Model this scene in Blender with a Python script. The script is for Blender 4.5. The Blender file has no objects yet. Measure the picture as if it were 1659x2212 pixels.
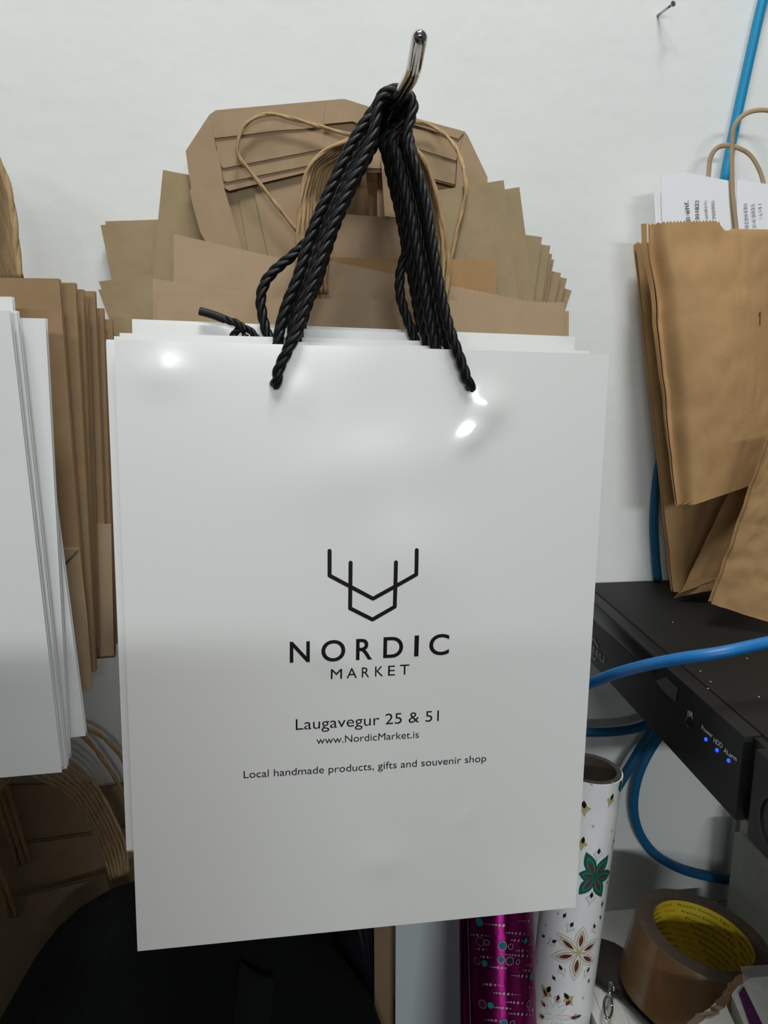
import bpy, math, random
from mathutils import Vector, Matrix, noise

S = bpy.context.scene
COL = S.collection
RND = random.Random(7)

# ------------------------------------------------------------------ camera
YAW, PITCH = math.radians(7.0), math.radians(11.5)
CAM = Vector((0.0, -0.56, 0.475))
FPX, CX, CY = 1660.0, 829.5, 1106.0
FWD = Vector((math.sin(YAW) * math.cos(PITCH), math.cos(YAW) * math.cos(PITCH), -math.sin(PITCH)))
RGT = Vector((math.cos(YAW), -math.sin(YAW), 0))
DWN = FWD.cross(RGT)
cd = bpy.data.cameras.new('camera')
cam = bpy.data.objects.new('camera', cd)
COL.objects.link(cam)
cd.sensor_fit = 'HORIZONTAL'
cd.sensor_width = 36.0
cd.lens = 36.0 * FPX / 1659.0
cd.clip_start = 0.01
cam.matrix_world = Matrix(((RGT.x, -DWN.x, -FWD.x, CAM.x), (RGT.y, -DWN.y, -FWD.y, CAM.y),
                           (RGT.z, -DWN.z, -FWD.z, CAM.z), (0, 0, 0, 1)))
S.camera = cam

# ------------------------------------------------------------------ light
S.view_settings.view_transform = 'Standard'
S.view_settings.look = 'None'
S.view_settings.exposure = 0.0
S.view_settings.gamma = 1.0
S.view_settings.use_curve_mapping = False
W = bpy.data.worlds.new('world')
S.world = W
W.use_nodes = True
W.node_tree.nodes['Background'].inputs[0].default_value = (0.93, 0.97, 1.0, 1)
W.node_tree.nodes['Background'].inputs[1].default_value = 0.05


def area_light(name, loc, aim, sx, sy, power, color):
    l = bpy.data.lights.new(name, 'AREA')
    l.shape = 'RECTANGLE'
    l.size, l.size_y, l.energy, l.color = sx, sy, power, color
    o = bpy.data.objects.new(name, l)
    COL.objects.link(o)
    o.location = loc
    o.rotation_euler = (Vector(aim) - Vector(loc)).to_track_quat('-Z', 'Y').to_euler()
    return o


area_light('ceiling_panel_light', (0.15, -0.60, 1.72), (-0.1, -0.5, 0), 0.5, 0.2, 8.5, (0.985, 1.0, 0.985))
area_light('ceiling_spot_light', (-0.12, -0.75, 1.72), (-0.1, -0.5, 0), 0.5, 0.2, 7.5, (0.985, 1.0, 0.985))
area_light('far_tube_light', (0.22, -3.2, 1.0), (0.2, 0, 0.2), 0.9, 0.08, 20, (0.93, 0.99, 1.0))
area_light('far_left_tube_light', (-0.9, -3.2, 1.05), (0.2, 0, 0.2), 0.8, 0.08, 8, (0.93, 0.99, 1.0))

# ------------------------------------------------------------------ pixel of the photograph -> point on a real plane
def ray(px, py):
    return FWD + RGT * ((px - CX) / FPX) + DWN * ((py - CY) / FPX)


def at(px, py, d):
    r = ray(px, py)
    return CAM + r * ((-d - CAM.y) / r.y)


def atx(px, py, x):
    r = ray(px, py)
    return CAM + r * ((x - CAM.x) / r.x)


def atz(px, py, z):
    r = ray(px, py)
    return CAM + r * ((z - CAM.z) / r.z)


# ------------------------------------------------------------------ materials
def nodes_of(name):
    m = bpy.data.materials.new(name)
    m.use_nodes = True
    nt = m.node_tree
    return m, nt, nt.nodes['Principled BSDF']


def mat(name, col, rough=0.5, metal=0.0, var=0.0, scale=40.0, bump=0.0, bscale=None, coat=0.0, coat_rough=0.1, spec=0.5,
        stretch=(1, 1, 1), sheen=0.0, emit=0.0, trans=0.0, alpha=1.0, detail=4.0):
    m, nt, b = nodes_of(name)
    b.inputs['Base Color'].default_value = (*col, 1)
    b.inputs['Roughness'].default_value = rough
    b.inputs['Metallic'].default_value = metal
    b.inputs['Coat Weight'].default_value = coat
    b.inputs['Coat Roughness'].default_value = coat_rough
    b.inputs['Specular IOR Level'].default_value = spec
    b.inputs['Sheen Weight'].default_value = sheen
    b.inputs['Transmission Weight'].default_value = trans
    b.inputs['Alpha'].default_value = alpha
    if emit:
        b.inputs['Emission Color'].default_value = (*col, 1)
        b.inputs['Emission Strength'].default_value = emit
    if var or bump:
        tc = nt.nodes.new('ShaderNodeTexCoord')
        mp = nt.nodes.new('ShaderNodeMapping')
        mp.inputs['Scale'].default_value = stretch
        nt.links.new(tc.outputs['Object'], mp.inputs['Vector'])
    if var:
        n = nt.nodes.new('ShaderNodeTexNoise')
        n.inputs['Scale'].default_value = scale
        n.inputs['Detail'].default_value = detail
        nt.links.new(mp.outputs[0], n.inputs['Vector'])
        r = nt.nodes.new('ShaderNodeValToRGB')
        r.color_ramp.elements[0].position, r.color_ramp.elements[1].position = 0.3, 0.7
        r.color_ramp.elements[0].color = (*[c * (1 - var) for c in col], 1)
        r.color_ramp.elements[1].color = (*[min(1, c * (1 + var)) for c in col], 1)
        nt.links.new(n.outputs['Fac'], r.inputs['Fac'])
        nt.links.new(r.outputs['Color'], b.inputs['Base Color'])
    if bump:
        n2 = nt.nodes.new('ShaderNodeTexNoise')
        n2.inputs['Scale'].default_value = bscale or scale
        n2.inputs['Detail'].default_value = 3.0
        nt.links.new(mp.outputs[0], n2.inputs['Vector'])
        bp = nt.nodes.new('ShaderNodeBump')
        bp.inputs['Strength'].default_value = bump
        bp.inputs['Distance'].default_value = 0.001
        nt.links.new(n2.outputs['Fac'], bp.inputs['Height'])
        nt.links.new(bp.outputs['Normal'], b.inputs['Normal'])
    return m


M = {}
M['wall'] = mat('wall_paint', (0.80, 0.815, 0.80), 0.75, var=0.025, scale=9, bump=0.45, bscale=60)
M['wall_dim'] = mat('wall_paint_far', (0.14, 0.135, 0.13), 0.8, var=0.03, scale=6)
M['ceiling'] = mat('ceiling_paint', (0.4, 0.4, 0.39), 0.8)
M['floor'] = mat('floor_vinyl', (0.07, 0.065, 0.06), 0.5, var=0.2, scale=6)
M['kraft'] = mat('kraft_paper', (0.385, 0.272, 0.165), 0.78, var=0.07, scale=60, bump=0.10, bscale=420, spec=0.25)
M['kraft_warm'] = mat('kraft_paper_warm', (0.405, 0.242, 0.108), 0.72, var=0.07, scale=45, bump=0.12, bscale=320, spec=0.3)
M['kraft_shaded'] = mat('kraft_paper_shaded', (0.33, 0.213, 0.113), 0.78, var=0.07, scale=60, bump=0.10, bscale=420, spec=0.25)  # warmer kraft, darkened for the shade inside the left stack
M['kraft_olive'] = mat('kraft_paper_olive', (0.365, 0.275, 0.158), 0.8, var=0.07, scale=60, bump=0.10, bscale=420, spec=0.25)
M['kraft_pink'] = mat('kraft_paper_smooth', (0.455, 0.325, 0.205), 0.74, var=0.05, scale=50, bump=0.08, bscale=420, spec=0.25)
M['cord'] = mat('paper_cord', (0.43, 0.285, 0.15), 0.8, var=0.15, scale=500, bump=0.3, bscale=900, stretch=(1, 1, 0.25), spec=0.2)
M['gloss'] = mat('gloss_white_paper', (0.885, 0.875, 0.86), 0.42, coat=1.0, coat_rough=0.15, bump=0.02, bscale=240)
M['matte'] = mat('matte_white_paper', (0.78, 0.79, 0.785), 0.5, var=0.02, scale=20, coat=0.25, coat_rough=0.25)
M['ink'] = mat('black_ink', (0.008, 0.007, 0.0075), 0.4, spec=0.3)
M['rope'] = mat('black_satin_cord', (0.0035, 0.0035, 0.004), 0.45, bump=0.2, bscale=1500, spec=0.33)
M['aglet'] = mat('black_shrink_tip', (0.012, 0.010, 0.009), 0.5, spec=0.25)
M['chrome'] = mat('chrome', (0.62, 0.60, 0.58), 0.08, metal=1.0, bump=0.05, bscale=300)
M['steel'] = mat('dull_steel', (0.5, 0.5, 0.5), 0.35, metal=1.0)
M['blue'] = mat('blue_cable_jacket', (0.010, 0.155, 0.42), 0.42, var=0.06, scale=200, spec=0.5)
M['blue_shaded'] = mat('shaded_blue_cable', (0.008, 0.085, 0.19), 0.5, spec=0.3)  # blue jacket with the shade around the recorder painted in
M['blue_shaded2'] = mat('half_shaded_blue_cable', (0.008, 0.115, 0.26), 0.5, spec=0.3)  # blue jacket again, weaker painted shade for the loop on the wall
M['blue_lan'] = mat('light_blue_cable', (0.008, 0.255, 0.48), 0.42, spec=0.4)
M['black_metal'] = mat('black_powder_coat', (0.009, 0.0082, 0.0075), 0.6, spec=0.3, bump=0.12, bscale=1400, var=0.25, scale=900)
M['black_plastic'] = mat('black_plastic', (0.0075, 0.0082, 0.0082), 0.5, spec=0.35)
M['black_gloss'] = mat('black_gloss_plastic', (0.006, 0.006, 0.007), 0.2)
M['grey_print'] = mat('grey_print', (0.32, 0.33, 0.33), 0.6)
M['white_print'] = mat('white_print', (0.75, 0.76, 0.76), 0.6)
M['led'] = mat('blue_led', (0.02, 0.07, 1.0), 0.3, emit=1.6)
M['sticker'] = mat('worn_clear_sticker', (0.05, 0.055, 0.055), 0.35, var=0.4, scale=300)
M['tape'] = mat('brown_packing_tape', (0.14, 0.074, 0.030), 0.28, var=0.1, scale=30, coat=0.4)
M['tape_side'] = mat('brown_tape_edge', (0.12, 0.082, 0.056), 0.5, var=0.12, scale=120)
M['core'] = mat('yellow_card_core', (0.62, 0.45, 0.02), 0.6)
M['red_print'] = mat('orange_print', (0.62, 0.14, 0.01), 0.6)
M['green_print_text'] = mat('dark_olive_print', (0.08, 0.075, 0.01), 0.6)
M['table'] = mat('white_laminate', (0.66, 0.66, 0.64), 0.45)
M['white_box'] = mat('white_carton', (0.62, 0.62, 0.58), 0.6, var=0.03)
M['greyboard'] = mat('grey_board', (0.40, 0.40, 0.35), 0.8, var=0.06, scale=120)
M['pale_board'] = mat('pale_grey_board', (0.72, 0.80, 0.82), 0.7)
M['brownboard'] = mat('brown_corrugated_board', (0.30, 0.20, 0.11), 0.8, var=0.05)
M['fabric'] = mat('black_woven_fabric', (0.0065, 0.0075, 0.0078), 0.9, bump=0.5, bscale=900, var=0.3, scale=500, spec=0.15)
M['mesh_fabric'] = mat('black_ribbed_mesh', (0.010, 0.013, 0.011), 0.85, bump=0.8, bscale=700, stretch=(0.3, 1, 3), spec=0.2)
M['leather'] = mat('dark_brown_fabric', (0.022, 0.014, 0.011), 0.75, bump=0.7, bscale=1100, var=0.4, scale=900)
M['black_foil'] = mat('black_gloss_wrap', (0.012, 0.011, 0.015), 0.16, bump=0.10, bscale=45, coat=0.6, spec=0.6)
M['magenta'] = mat('magenta_foil', (0.27, 0.014, 0.145), 0.30, metal=1.0, bump=0.22, bscale=160, stretch=(1, 1, 0.35))
nt_ = M['magenta'].node_tree
b_ = nt_.nodes['Principled BSDF']
b_.inputs['Anisotropic'].default_value = 0.9
b_.inputs['Anisotropic Rotation'].default_value = 0.25
tg = nt_.nodes.new('ShaderNodeTangent')
tg.direction_type, tg.axis = 'RADIAL', 'Z'
nt_.links.new(tg.outputs[0], b_.inputs['Tangent'])
M['holo'] = mat('silver_foil_dot', (0.62, 0.40, 0.50), 0.36, metal=0.9)
M['teal_dot'] = mat('teal_foil_dot', (0.02, 0.20, 0.23), 0.3, metal=0.5)
M['dark_dot'] = mat('dark_foil_dot', (0.035, 0.012, 0.022), 0.3, metal=0.4)
M['wrap_white'] = mat('white_gift_wrap', (0.88, 0.89, 0.90), 0.32, coat=0.4, coat_rough=0.15)
M['core_dark'] = mat('grey_brown_tube', (0.055, 0.043, 0.034), 0.7, var=0.2, scale=80)
M['p_green'] = mat('print_green', (0.0, 0.10, 0.075), 0.4)
M['p_greenlight'] = mat('print_light_green', (0.10, 0.30, 0.17), 0.4)
M['p_red'] = mat('print_dark_red', (0.14, 0.02, 0.025), 0.4)
M['p_gold'] = mat('print_gold', (0.50, 0.43, 0.20), 0.4)
M['p_grey'] = mat('print_grey', (0.42, 0.43, 0.42), 0.5)
M['p_white'] = mat('print_white', (0.78, 0.79, 0.79), 0.4)
M['receipt'] = mat('receipt_paper', (0.84, 0.85, 0.88), 0.7)
M['receipt_ink'] = mat('receipt_ink', (0.20, 0.20, 0.22), 0.7)
M['receipt_ink_bold'] = mat('receipt_ink_bold', (0.10, 0.10, 0.11), 0.7)
M['purple'] = mat('purple_print', (0.10, 0.02, 0.09), 0.4)
M['clear'] = mat('clear_film', (0.9, 0.9, 0.9), 0.08, alpha=0.16, spec=0.6)
M['pencil'] = mat('pen_mark', (0.10, 0.05, 0.03), 0.8)


# ------------------------------------------------------------------ object helpers
def thing(name, label, cat, loc=(0, 0, 0), group=None):
    o = bpy.data.objects.new(name, None)
    COL.objects.link(o)
    o.empty_display_size = 0.02
    o.location = loc
    o['label'], o['category'] = label, cat
    if group:
        o['group'] = group
    return o


def origin(p):
    v = Vector((0, 0, 0))
    while p is not None:
        v += Vector(p.location)
        p = p.parent
    return v


def obj(name, geo, material, parent=None, smooth=True, label=None, auto=None):
    """One mesh object from (vertices in world space, faces)."""
    vs, fs = geo[0], geo[1]
    off = origin(parent)
    me = bpy.data.meshes.new(name)
    me.from_pydata([tuple(Vector(v) - off) for v in vs], [], fs)
    mats = material if isinstance(material, (list, tuple)) else [material]
    for mm in mats:
        me.materials.append(mm)
    if len(geo) > 2:
        me.polygons.foreach_set('material_index', geo[2])
    if smooth:
        me.polygons.foreach_set('use_smooth', [True] * len(me.polygons))
        if auto:
            me.set_sharp_from_angle(angle=math.radians(auto))
    me.update()
    o = bpy.data.objects.new(name, me)
    COL.objects.link(o)
    o.parent = parent
    if label:
        o['label'] = label
    return o


def tag(o, label, cat, group=None):
    o['label'], o['category'] = label, cat
    if group:
        o['group'] = group
    return o


def join(*gs):
    V, F = [], []
    for g in gs:
        b = len(V)
        V += list(g[0])
        F += [tuple(i + b for i in f) for f in g[1]]
    return V, F


def box(lo, hi, bev=0.0):
    lo, hi = Vector(lo), Vector(hi)
    if not bev:
        v = [Vector((x, y, z)) for x in (lo.x, hi.x) for y in (lo.y, hi.y) for z in (lo.z, hi.z)]
        return v, [(0, 1, 3, 2), (4, 6, 7, 5), (0, 4, 5, 1), (2, 3, 7, 6), (0, 2, 6, 4), (1, 5, 7, 3)]
    import bmesh
    bm = bmesh.new()
    bmesh.ops.create_cube(bm, size=1)
    for q in bm.verts:
        q.co = Vector(((lo[i] + hi[i]) / 2 + q.co[i] * (hi[i] - lo[i]) for i in range(3)))
    bmesh.ops.bevel(bm, geom=list(bm.edges), offset=bev, segments=2, affect='EDGES', profile=0.6)
    bm.verts.index_update()
    g = [v.co.copy() for v in bm.verts], [tuple(v.index for v in f.verts) for f in bm.faces]
    bm.free()
    return g


def xform(g, fn):
    return [fn(Vector(v)) for v in g[0]], g[1]


def sheet(fn, nu, nv, th):
    """A sheet of paper: fn(u, v) -> point, u to the right, v downwards; thickness th behind it."""
    V, F = [], []
    P = [[fn(i / nu, j / nv) for i in range(nu + 1)] for j in range(nv + 1)]
    n0 = nu + 1
    for j in range(nv + 1):
        V += P[j]
    cnt = len(V)
    for j in range(nv + 1):
        for i in range(nu + 1):
            du = P[j][min(i + 1, nu)] - P[j][max(i - 1, 0)]
            dv = P[min(j + 1, nv)][i] - P[max(j - 1, 0)][i]
            n = du.cross(dv)
            n.normalize()
            V.append(P[j][i] + n * th)
    for j in range(nv):
        for i in range(nu):
            a, b, c, d = j * n0 + i, j * n0 + i + 1, (j + 1) * n0 + i + 1, (j + 1) * n0 + i
            F.append((d, c, b, a))
            F.append((a + cnt, b + cnt, c + cnt, d + cnt))
    ring = [i for i in range(n0)] + [j * n0 + nu for j in range(1, nv + 1)] + [nv * n0 + i for i in range(nu - 1, -1, -1)] + [j * n0 for j in range(nv - 1, 0, -1)]
    for k in range(len(ring)):
        a, b = ring[k], ring[(k + 1) % len(ring)]
        F.append((a, b, b + cnt, a + cnt))
    return V, F


def bilin(q, u, v):
    return q[0].lerp(q[1], u).lerp(q[3].lerp(q[2], u), v)


def plate(pts, th, back=Vector((0, 1, 0))):
    """A flat polygon cut from paper or board, th thick towards the wall."""
    n = len(pts)
    V = [Vector(p) for p in pts] + [Vector(p) + back * th for p in pts]
    F = [tuple(range(n)), tuple(range(2 * n - 1, n - 1, -1))]
    F += [(i, i + n, (i + 1) % n + n, (i + 1) % n) for i in range(n)]
    return V, F


def spline(pts, n):
    """Catmull-Rom through pts, resampled evenly to n+1 points."""
    P = [Vector(p) for p in pts]
    if len(P) == 2:
        return [P[0].lerp(P[1], i / n) for i in range(n + 1)]
    ext = [P[0] * 2 - P[1]] + P + [P[-1] * 2 - P[-2]]
    dense = []
    for k in range(1, len(ext) - 2):
        a, b, c, d = ext[k - 1:k + 3]
        for s in range(24):
            t = s / 24
            dense.append(0.5 * ((2 * b) + (c - a) * t + (2 * a - 5 * b + 4 * c - d) * t * t + (3 * b - a - 3 * c + d) * t ** 3))
    dense.append(P[-1])
    L = [0.0]
    for i in range(1, len(dense)):
        L.append(L[-1] + (dense[i] - dense[i - 1]).length)
    out, k = [], 0
    for i in range(n + 1):
        t = L[-1] * i / n
        while k < len(L) - 2 and L[k + 1] < t:
            k += 1
        w = (t - L[k]) / max(1e-9, L[k + 1] - L[k])
        out.append(dense[k].lerp(dense[k + 1], min(1, max(0, w))))
    return out


def frames(C):
    T = [(C[min(i + 1, len(C) - 1)] - C[max(i - 1, 0)]).normalized() for i in range(len(C))]
    n = T[0].orthogonal().normalized()
    N = []
    for t in T:
        n = (n - t * n.dot(t)).normalized()
        N.append(n.copy())
    return T, N


def tube(C, r, seg=10, cap=True, flat=None, nrm=None):
    """A tube along C. r number or list; flat=(a, b): elliptical section with its long side across nrm."""
    T, N = frames(C)
    V, F = [], []
    for i, p in enumerate(C):
        rr = r[i] if isinstance(r, (list, tuple)) else r
        n = N[i]
        if nrm is not None:
            n = (nrm - T[i] * nrm.dot(T[i])).normalized()
        b = T[i].cross(n)
        for k in range(seg):
            a = 2 * math.pi * k / seg
            if flat:
                V.append(p + n * (math.cos(a) * flat[1]) + b * (math.sin(a) * flat[0]))
            else:
                V.append(p + (n * math.cos(a) + b * math.sin(a)) * rr)
    for i in range(len(C) - 1):
        for k in range(seg):
            k2 = (k + 1) % seg
            F.append((i * seg + k, (i + 1) * seg + k, (i + 1) * seg + k2, i * seg + k2))
    if cap:
        F.append(tuple(range(seg)))
        F.append(tuple((len(C) - 1) * seg + k for k in range(seg - 1, -1, -1)))
    return V, F


def twisted(pts, R, lay, strands=3, seg=7, per=13, phase=0.0, fill=0.56):
    """A laid rope: strands wound round the path pts."""
    P = spline(pts, 60)
    L = sum((P[i + 1] - P[i]).length for i in range(60))
    n = max(8, int(L / lay * per))
    C = spline(pts, n)
    T, N = frames(C)
    parts = []
    for s in range(strands):
        Q = []
        for i, p in enumerate(C):
            a = phase + 2 * math.pi * (s / strands + L * i / n / lay)
            b = T[i].cross(N[i])
            Q.append(p + (N[i] * math.cos(a) + b * math.sin(a)) * (R * (1 - fill)))
        parts.append(tube(Q, R * fill, seg))
    return join(*parts)


def lathe(prof, O, A, seg=40, close=False, caps=(1, 1)):
    """Profile [(radius, height along A)] spun about O + A."""
    A = Vector(A).normalized()
    e1 = A.orthogonal().normalized()
    e2 = A.cross(e1)
    V, F = [], []
    for r, h in prof:
        for k in range(seg):
            a = 2 * math.pi * k / seg
            V.append(O + A * h + (e1 * math.cos(a) + e2 * math.sin(a)) * r)
    n = len(prof)
    for i in range(n if close else n - 1):
        j = (i + 1) % n
        for k in range(seg):
            k2 = (k + 1) % seg
            F.append((i * seg + k, i * seg + k2, j * seg + k2, j * seg + k))
    if not close:
        if caps[0]:
            F.append(tuple(range(seg - 1, -1, -1)))
        if caps[1]:
            F.append(tuple((n - 1) * seg + k for k in range(seg)))
    return V, F


def ball(c, r, seg=12, rings=8, sx=1, sy=1, sz=1):
    prof = [(max(1e-5, r * math.sin(math.pi * i / rings)), -r * math.cos(math.pi * i / rings)) for i in range(rings + 1)]
    V, F = lathe(prof, Vector((0, 0, 0)), (0, 0, 1), seg)
    return [c + Vector((v.x * sx, v.y * sy, v.z * sz)) for v in V], F


_text_cache = {}


def text2d(body, bold=0.0, space=1.0, res=3):
    key = (body, bold, space, res)
    if key in _text_cache:
        return _text_cache[key]
    c = bpy.data.curves.new('t', 'FONT')
    c.body, c.offset, c.space_character, c.resolution_u = body, bold, space, res
    o = bpy.data.objects.new('t', c)
    COL.objects.link(o)
    dg = bpy.context.evaluated_depsgraph_get()
    me = bpy.data.meshes.new_from_object(o.evaluated_get(dg))
    V = [(v.co.x, v.co.y) for v in me.vertices]
    F = [tuple(p.vertices) for p in me.polygons]
    bpy.data.objects.remove(o)
    bpy.data.curves.remove(c)
    bpy.data.meshes.remove(me)
    x0, x1 = min(v[0] for v in V), max(v[0] for v in V)
    V = [(x - x0, y) for x, y in V]
    _text_cache[key] = (V, F, x1 - x0)
    return _text_cache[key]


CAP = 0.72  # cap height of the built-in font at size 1


def text_on(body, fn, width, cap, bold=0.0, space=1.0, res=3, skew=0.0):
    """fn(x, y) -> point for the text laid out width wide with capitals cap tall."""
    V, F, w = text2d(body, bold, space, res)
    sx, sy = width / w, cap / CAP
    return [fn(x * sx + y * sy * skew, y * sy) for x, y in V], F


# ================================================================== structure
FLOOR = -0.56
RX0, RX1, RY0, CEIL = -1.5, 1.6, -4.0, 1.78
BLOCKX, BLOCKZ = -0.02, 0.45


def struct(name, lo, hi, m):
    o = obj(name, box(lo, hi), M[m], smooth=False)
    o['kind'] = 'structure'
    return o


struct('wall_back', (RX0 - 0.1, 0.0, FLOOR - 0.02), (RX1 + 0.1, 0.08, CEIL), 'wall')
struct('floor', (RX0 - 0.1, RY0, FLOOR - 0.02), (RX1 + 0.1, 0.0, FLOOR), 'floor')
struct('ceiling', (RX0 - 0.1, RY0 - 0.1, CEIL), (RX1 + 0.1, 0.08, CEIL + 0.05), 'ceiling')
struct('wall_left', (RX0 - 0.1, RY0, FLOOR), (RX0, 0.0, CEIL), 'wall_dim')
struct('wall_right', (RX1, RY0, FLOOR), (RX1 + 0.1, 0.0, CEIL), 'wall_dim')
struct('wall_front', (RX0 - 0.1, RY0 - 0.1, FLOOR), (RX1 + 0.1, RY0, CEIL), 'wall_dim')
# unseen panel added behind the camera to shade the lower left bags
struct('shadow_blocker', (RX0, -0.76, FLOOR), (BLOCKX, -0.70, BLOCKZ), 'wall_dim')

# white table whose left end is hidden by the gift wrap rolls
TZ = 0.0
tb = thing('white_table', 'white laminate table top against the wall under the black recorder', 'table', (0.52, -0.2, FLOOR))
obj('table_top', box((0.236, -0.42, TZ - 0.022), (0.95, -0.0015, TZ), 0.0015), M['table'], tb, auto=40)
for lx in (0.26, 0.91):
    for ly in (-0.04, -0.38):
        obj('leg', box((lx - 0.018, ly - 0.018, FLOOR), (lx + 0.018, ly + 0.018, TZ - 0.022), 0.002), M['steel'], tb, auto=40)

# ================================================================== chrome wall hook
H0, H1 = at(770, 372, 0.0), at(893, 158, 0.205)
HT = at(909, 67, 0.224)
SR = 0.0033


def shaft(d):
    t = (d - 0.0) / 0.205
    return H0.lerp(H1, t)


hk = thing('wall_hook', 'polished metal peg hook with upturned end holding the white carrier bags', 'hook', tuple(H0))
cpath = [H0, H0.lerp(H1, 0.5), H0.lerp(H1, 0.93)]
k0 = H0.lerp(H1, 0.965)
k2 = H1.lerp(HT, 0.22)
bend = [k0.lerp(H1, t).lerp(H1.lerp(k2, t), t) for t in (0, 0.2, 0.4, 0.6, 0.8, 1.0)]
hpts = [H0, H0.lerp(H1, 0.5)] + bend + [H1.lerp(HT, 0.6)]
tipd = (HT - H1).normalized()
cs, rs = list(hpts), [SR] * len(hpts)
for a in (0, 0.3, 0.6, 0.85, 0.97):
    cs.append(HT - tipd * SR * 1.0 + tipd * SR * a)
    rs.append(SR * math.sqrt(max(0.02, 1 - a * a)))
obj('peg', tube(cs, rs, 20), M['chrome'], hk, auto=50)
obj('wall_flange', lathe([(0.011, 0), (0.011, 0.002), (0.009, 0.003), (0.004, 0.0035)], Vector((H0.x, 0.0, H0.z)), (0, -1, 0), 24), M['chrome'], hk, auto=40)

# nail high on the wall
n0, n1 = at(1420, 34, 0.0), at(1453, 9, 0.016)
nl = thing('wall_nail', 'small bent steel nail sticking out of the bare wall at upper right', 'nail', tuple(n0))
obj('shank', tube([n0, n0.lerp(n1, 0.5), n1], 0.0009, 8), M['steel'], nl)
obj('head', lathe([(0.0018, 0), (0.0018, 0.0007)], n1, (n1 - n0), 12), M['steel'], nl, auto=40)


# ================================================================== flat paper bags
def flat_bag(name, label, quad, material, th=0.003, group=None, teeth=0, wob=0.0006, seed=0, inset=0.0, base=0.0, fn=None,
             back_off=None, cat='paper bag', nu=16, nv=12, tooth=0.0007, gusset=True, fold=None):
    """A bag folded flat: quad = TL, TR, BR, BL of its front panel. Parts: front_panel, back_panel, two gussets, base_flap."""
    q = [Vector(p) for p in quad]
    root = thing(name, label, cat, tuple((q[2] + q[3]) * 0.5), group)
    nrm = (q[1] - q[0]).cross(q[3] - q[0]).normalized()   # towards the wall (+y)
    if nrm.y < 0:
        nrm = -nrm
    up = (q[0] - q[3]).normalized()

    def F(off, lo=1.0, teeth_on=True, dx=0.0):
        def g(u, v):
            p = bilin(q, u, v * lo)
            e = 4 * v * (1 - v) * 0.5 + 0.5
            w = wob * (noise.noise(Vector((u * 2.1 + seed * 3.7, v * 2.3 + seed, seed * 1.3))) + 0.4 * math.sin(3.1 * v + seed)) * e
            if fn:
                w += fn(u, v * lo)
            p = p + nrm * (off - w) + (q[1] - q[0]).normalized() * dx
            if teeth and teeth_on and v == 0:
                p = p + up * (tooth if round(u * nu_) % 2 else 0.0)
            return p
        return g
    nu_ = teeth * 2 if teeth else nu
    obj('front_panel', sheet(F(0), nu_, nv, 0.0003), material, root, auto=50)
    lo = 1.0 - base if base else 1.0
    bo = back_off or 0.0
    obj('back_panel', sheet(F(th, lo, True, bo), nu_, nv, 0.0003), material, root, auto=50)
    if gusset:
        wdt = (q[1] - q[0]).length
        for side in (0, 1):
            u0 = 0.0 if side == 0 else 1.0
            du = min(0.028, wdt * 0.16) / wdt * (1 if side == 0 else -1)
            fg, bg = F(0.0005), F(th - 0.0003, 1.0, True, bo)

            def gs(s, v, u0=u0, du=du, fg=fg, bg=bg):
                vv = 0.004 + v * lo * 0.99
                if s <= 0.5:
                    a = fg(u0, vv).lerp(fg(u0 + du, vv), s * 2)
                    m_ = s * 2
                else:
                    a = bg(u0, vv / lo if lo < 1 else vv).lerp(bg(u0 + du, vv / lo if lo < 1 else vv), (1 - s) * 2) if False else bg(u0, vv).lerp(bg(u0 + du, vv), (1 - s) * 2)
                    m_ = (1 - s) * 2
                mid = th * 0.5 * m_
                return a + nrm * (mid if s <= 0.5 else -mid) * 0.7
            obj('gusset', sheet(gs, 4, nv, 0.0002), material, root, auto=40)
    if base:
        def bf(u, v):
            return F(th + 0.0008)(u, 1.0 - base * 1.7 * (1 - v))
        obj('base_flap', sheet(bf, 8, 4, 0.0003), material, root, auto=50)
    root['_q'] = 0
    del root['_q']
    return root, F(0), F(th, lo, True, bo), nrm


def rope(path, root, label=None, R=0.0029, lay=0.0195, phase=0.0):
    return obj('rope_handle', twisted(path, R, lay, 3, 8, 14, phase), M['rope'], root, label=label)


# ---- the four white carrier bags on the hook, front one printed
def gauss(u, v, cu, cv, su, sv, a, rot=0.0):
    x, y = u - cu, v - cv
    if rot:
        x, y = x * math.cos(rot) + y * math.sin(rot), -x * math.sin(rot) + y * math.cos(rot)
    return a * math.exp(-(x / su) ** 2 - (y / sv) ** 2)


def bagA_bumps(u, v):
    w = 0.0
    w += gauss(u, v, 0.742, 0.088, 0.036, 0.032, 0.0020)           # pulled out round the right hole
    w += gauss(u, v, 0.705, 0.136, 0.036, 0.020, 0.0013, -0.5)
    w += gauss(u, v, 0.345, 0.075, 0.03, 0.03, 0.0003)             # left hole
    w += gauss(u, v, 0.085, 0.050, 0.050, 0.028, 0.00055)
    w += gauss(u, v, 0.53, 0.185, 0.19, 0.06, 0.0012, -0.12)       # soft swells below the top edge
    w += gauss(u, v, 0.58, 0.33, 0.11, 0.09, 0.0020, 0.6)
    w += gauss(u, v, 0.42, 0.50, 0.07, 0.022, 0.0005, 0.45)
    w += gauss(u, v, 0.72, 0.80, 0.010, 0.020, 0.0004, 0.4)
    w += gauss(u, v, 0.53, 0.87, 0.05, 0.03, 0.0005)
    w += 0.0022 * math.sin(math.pi * u) * math.sin(math.pi * min(1, v * 1.0))
    return w


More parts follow.
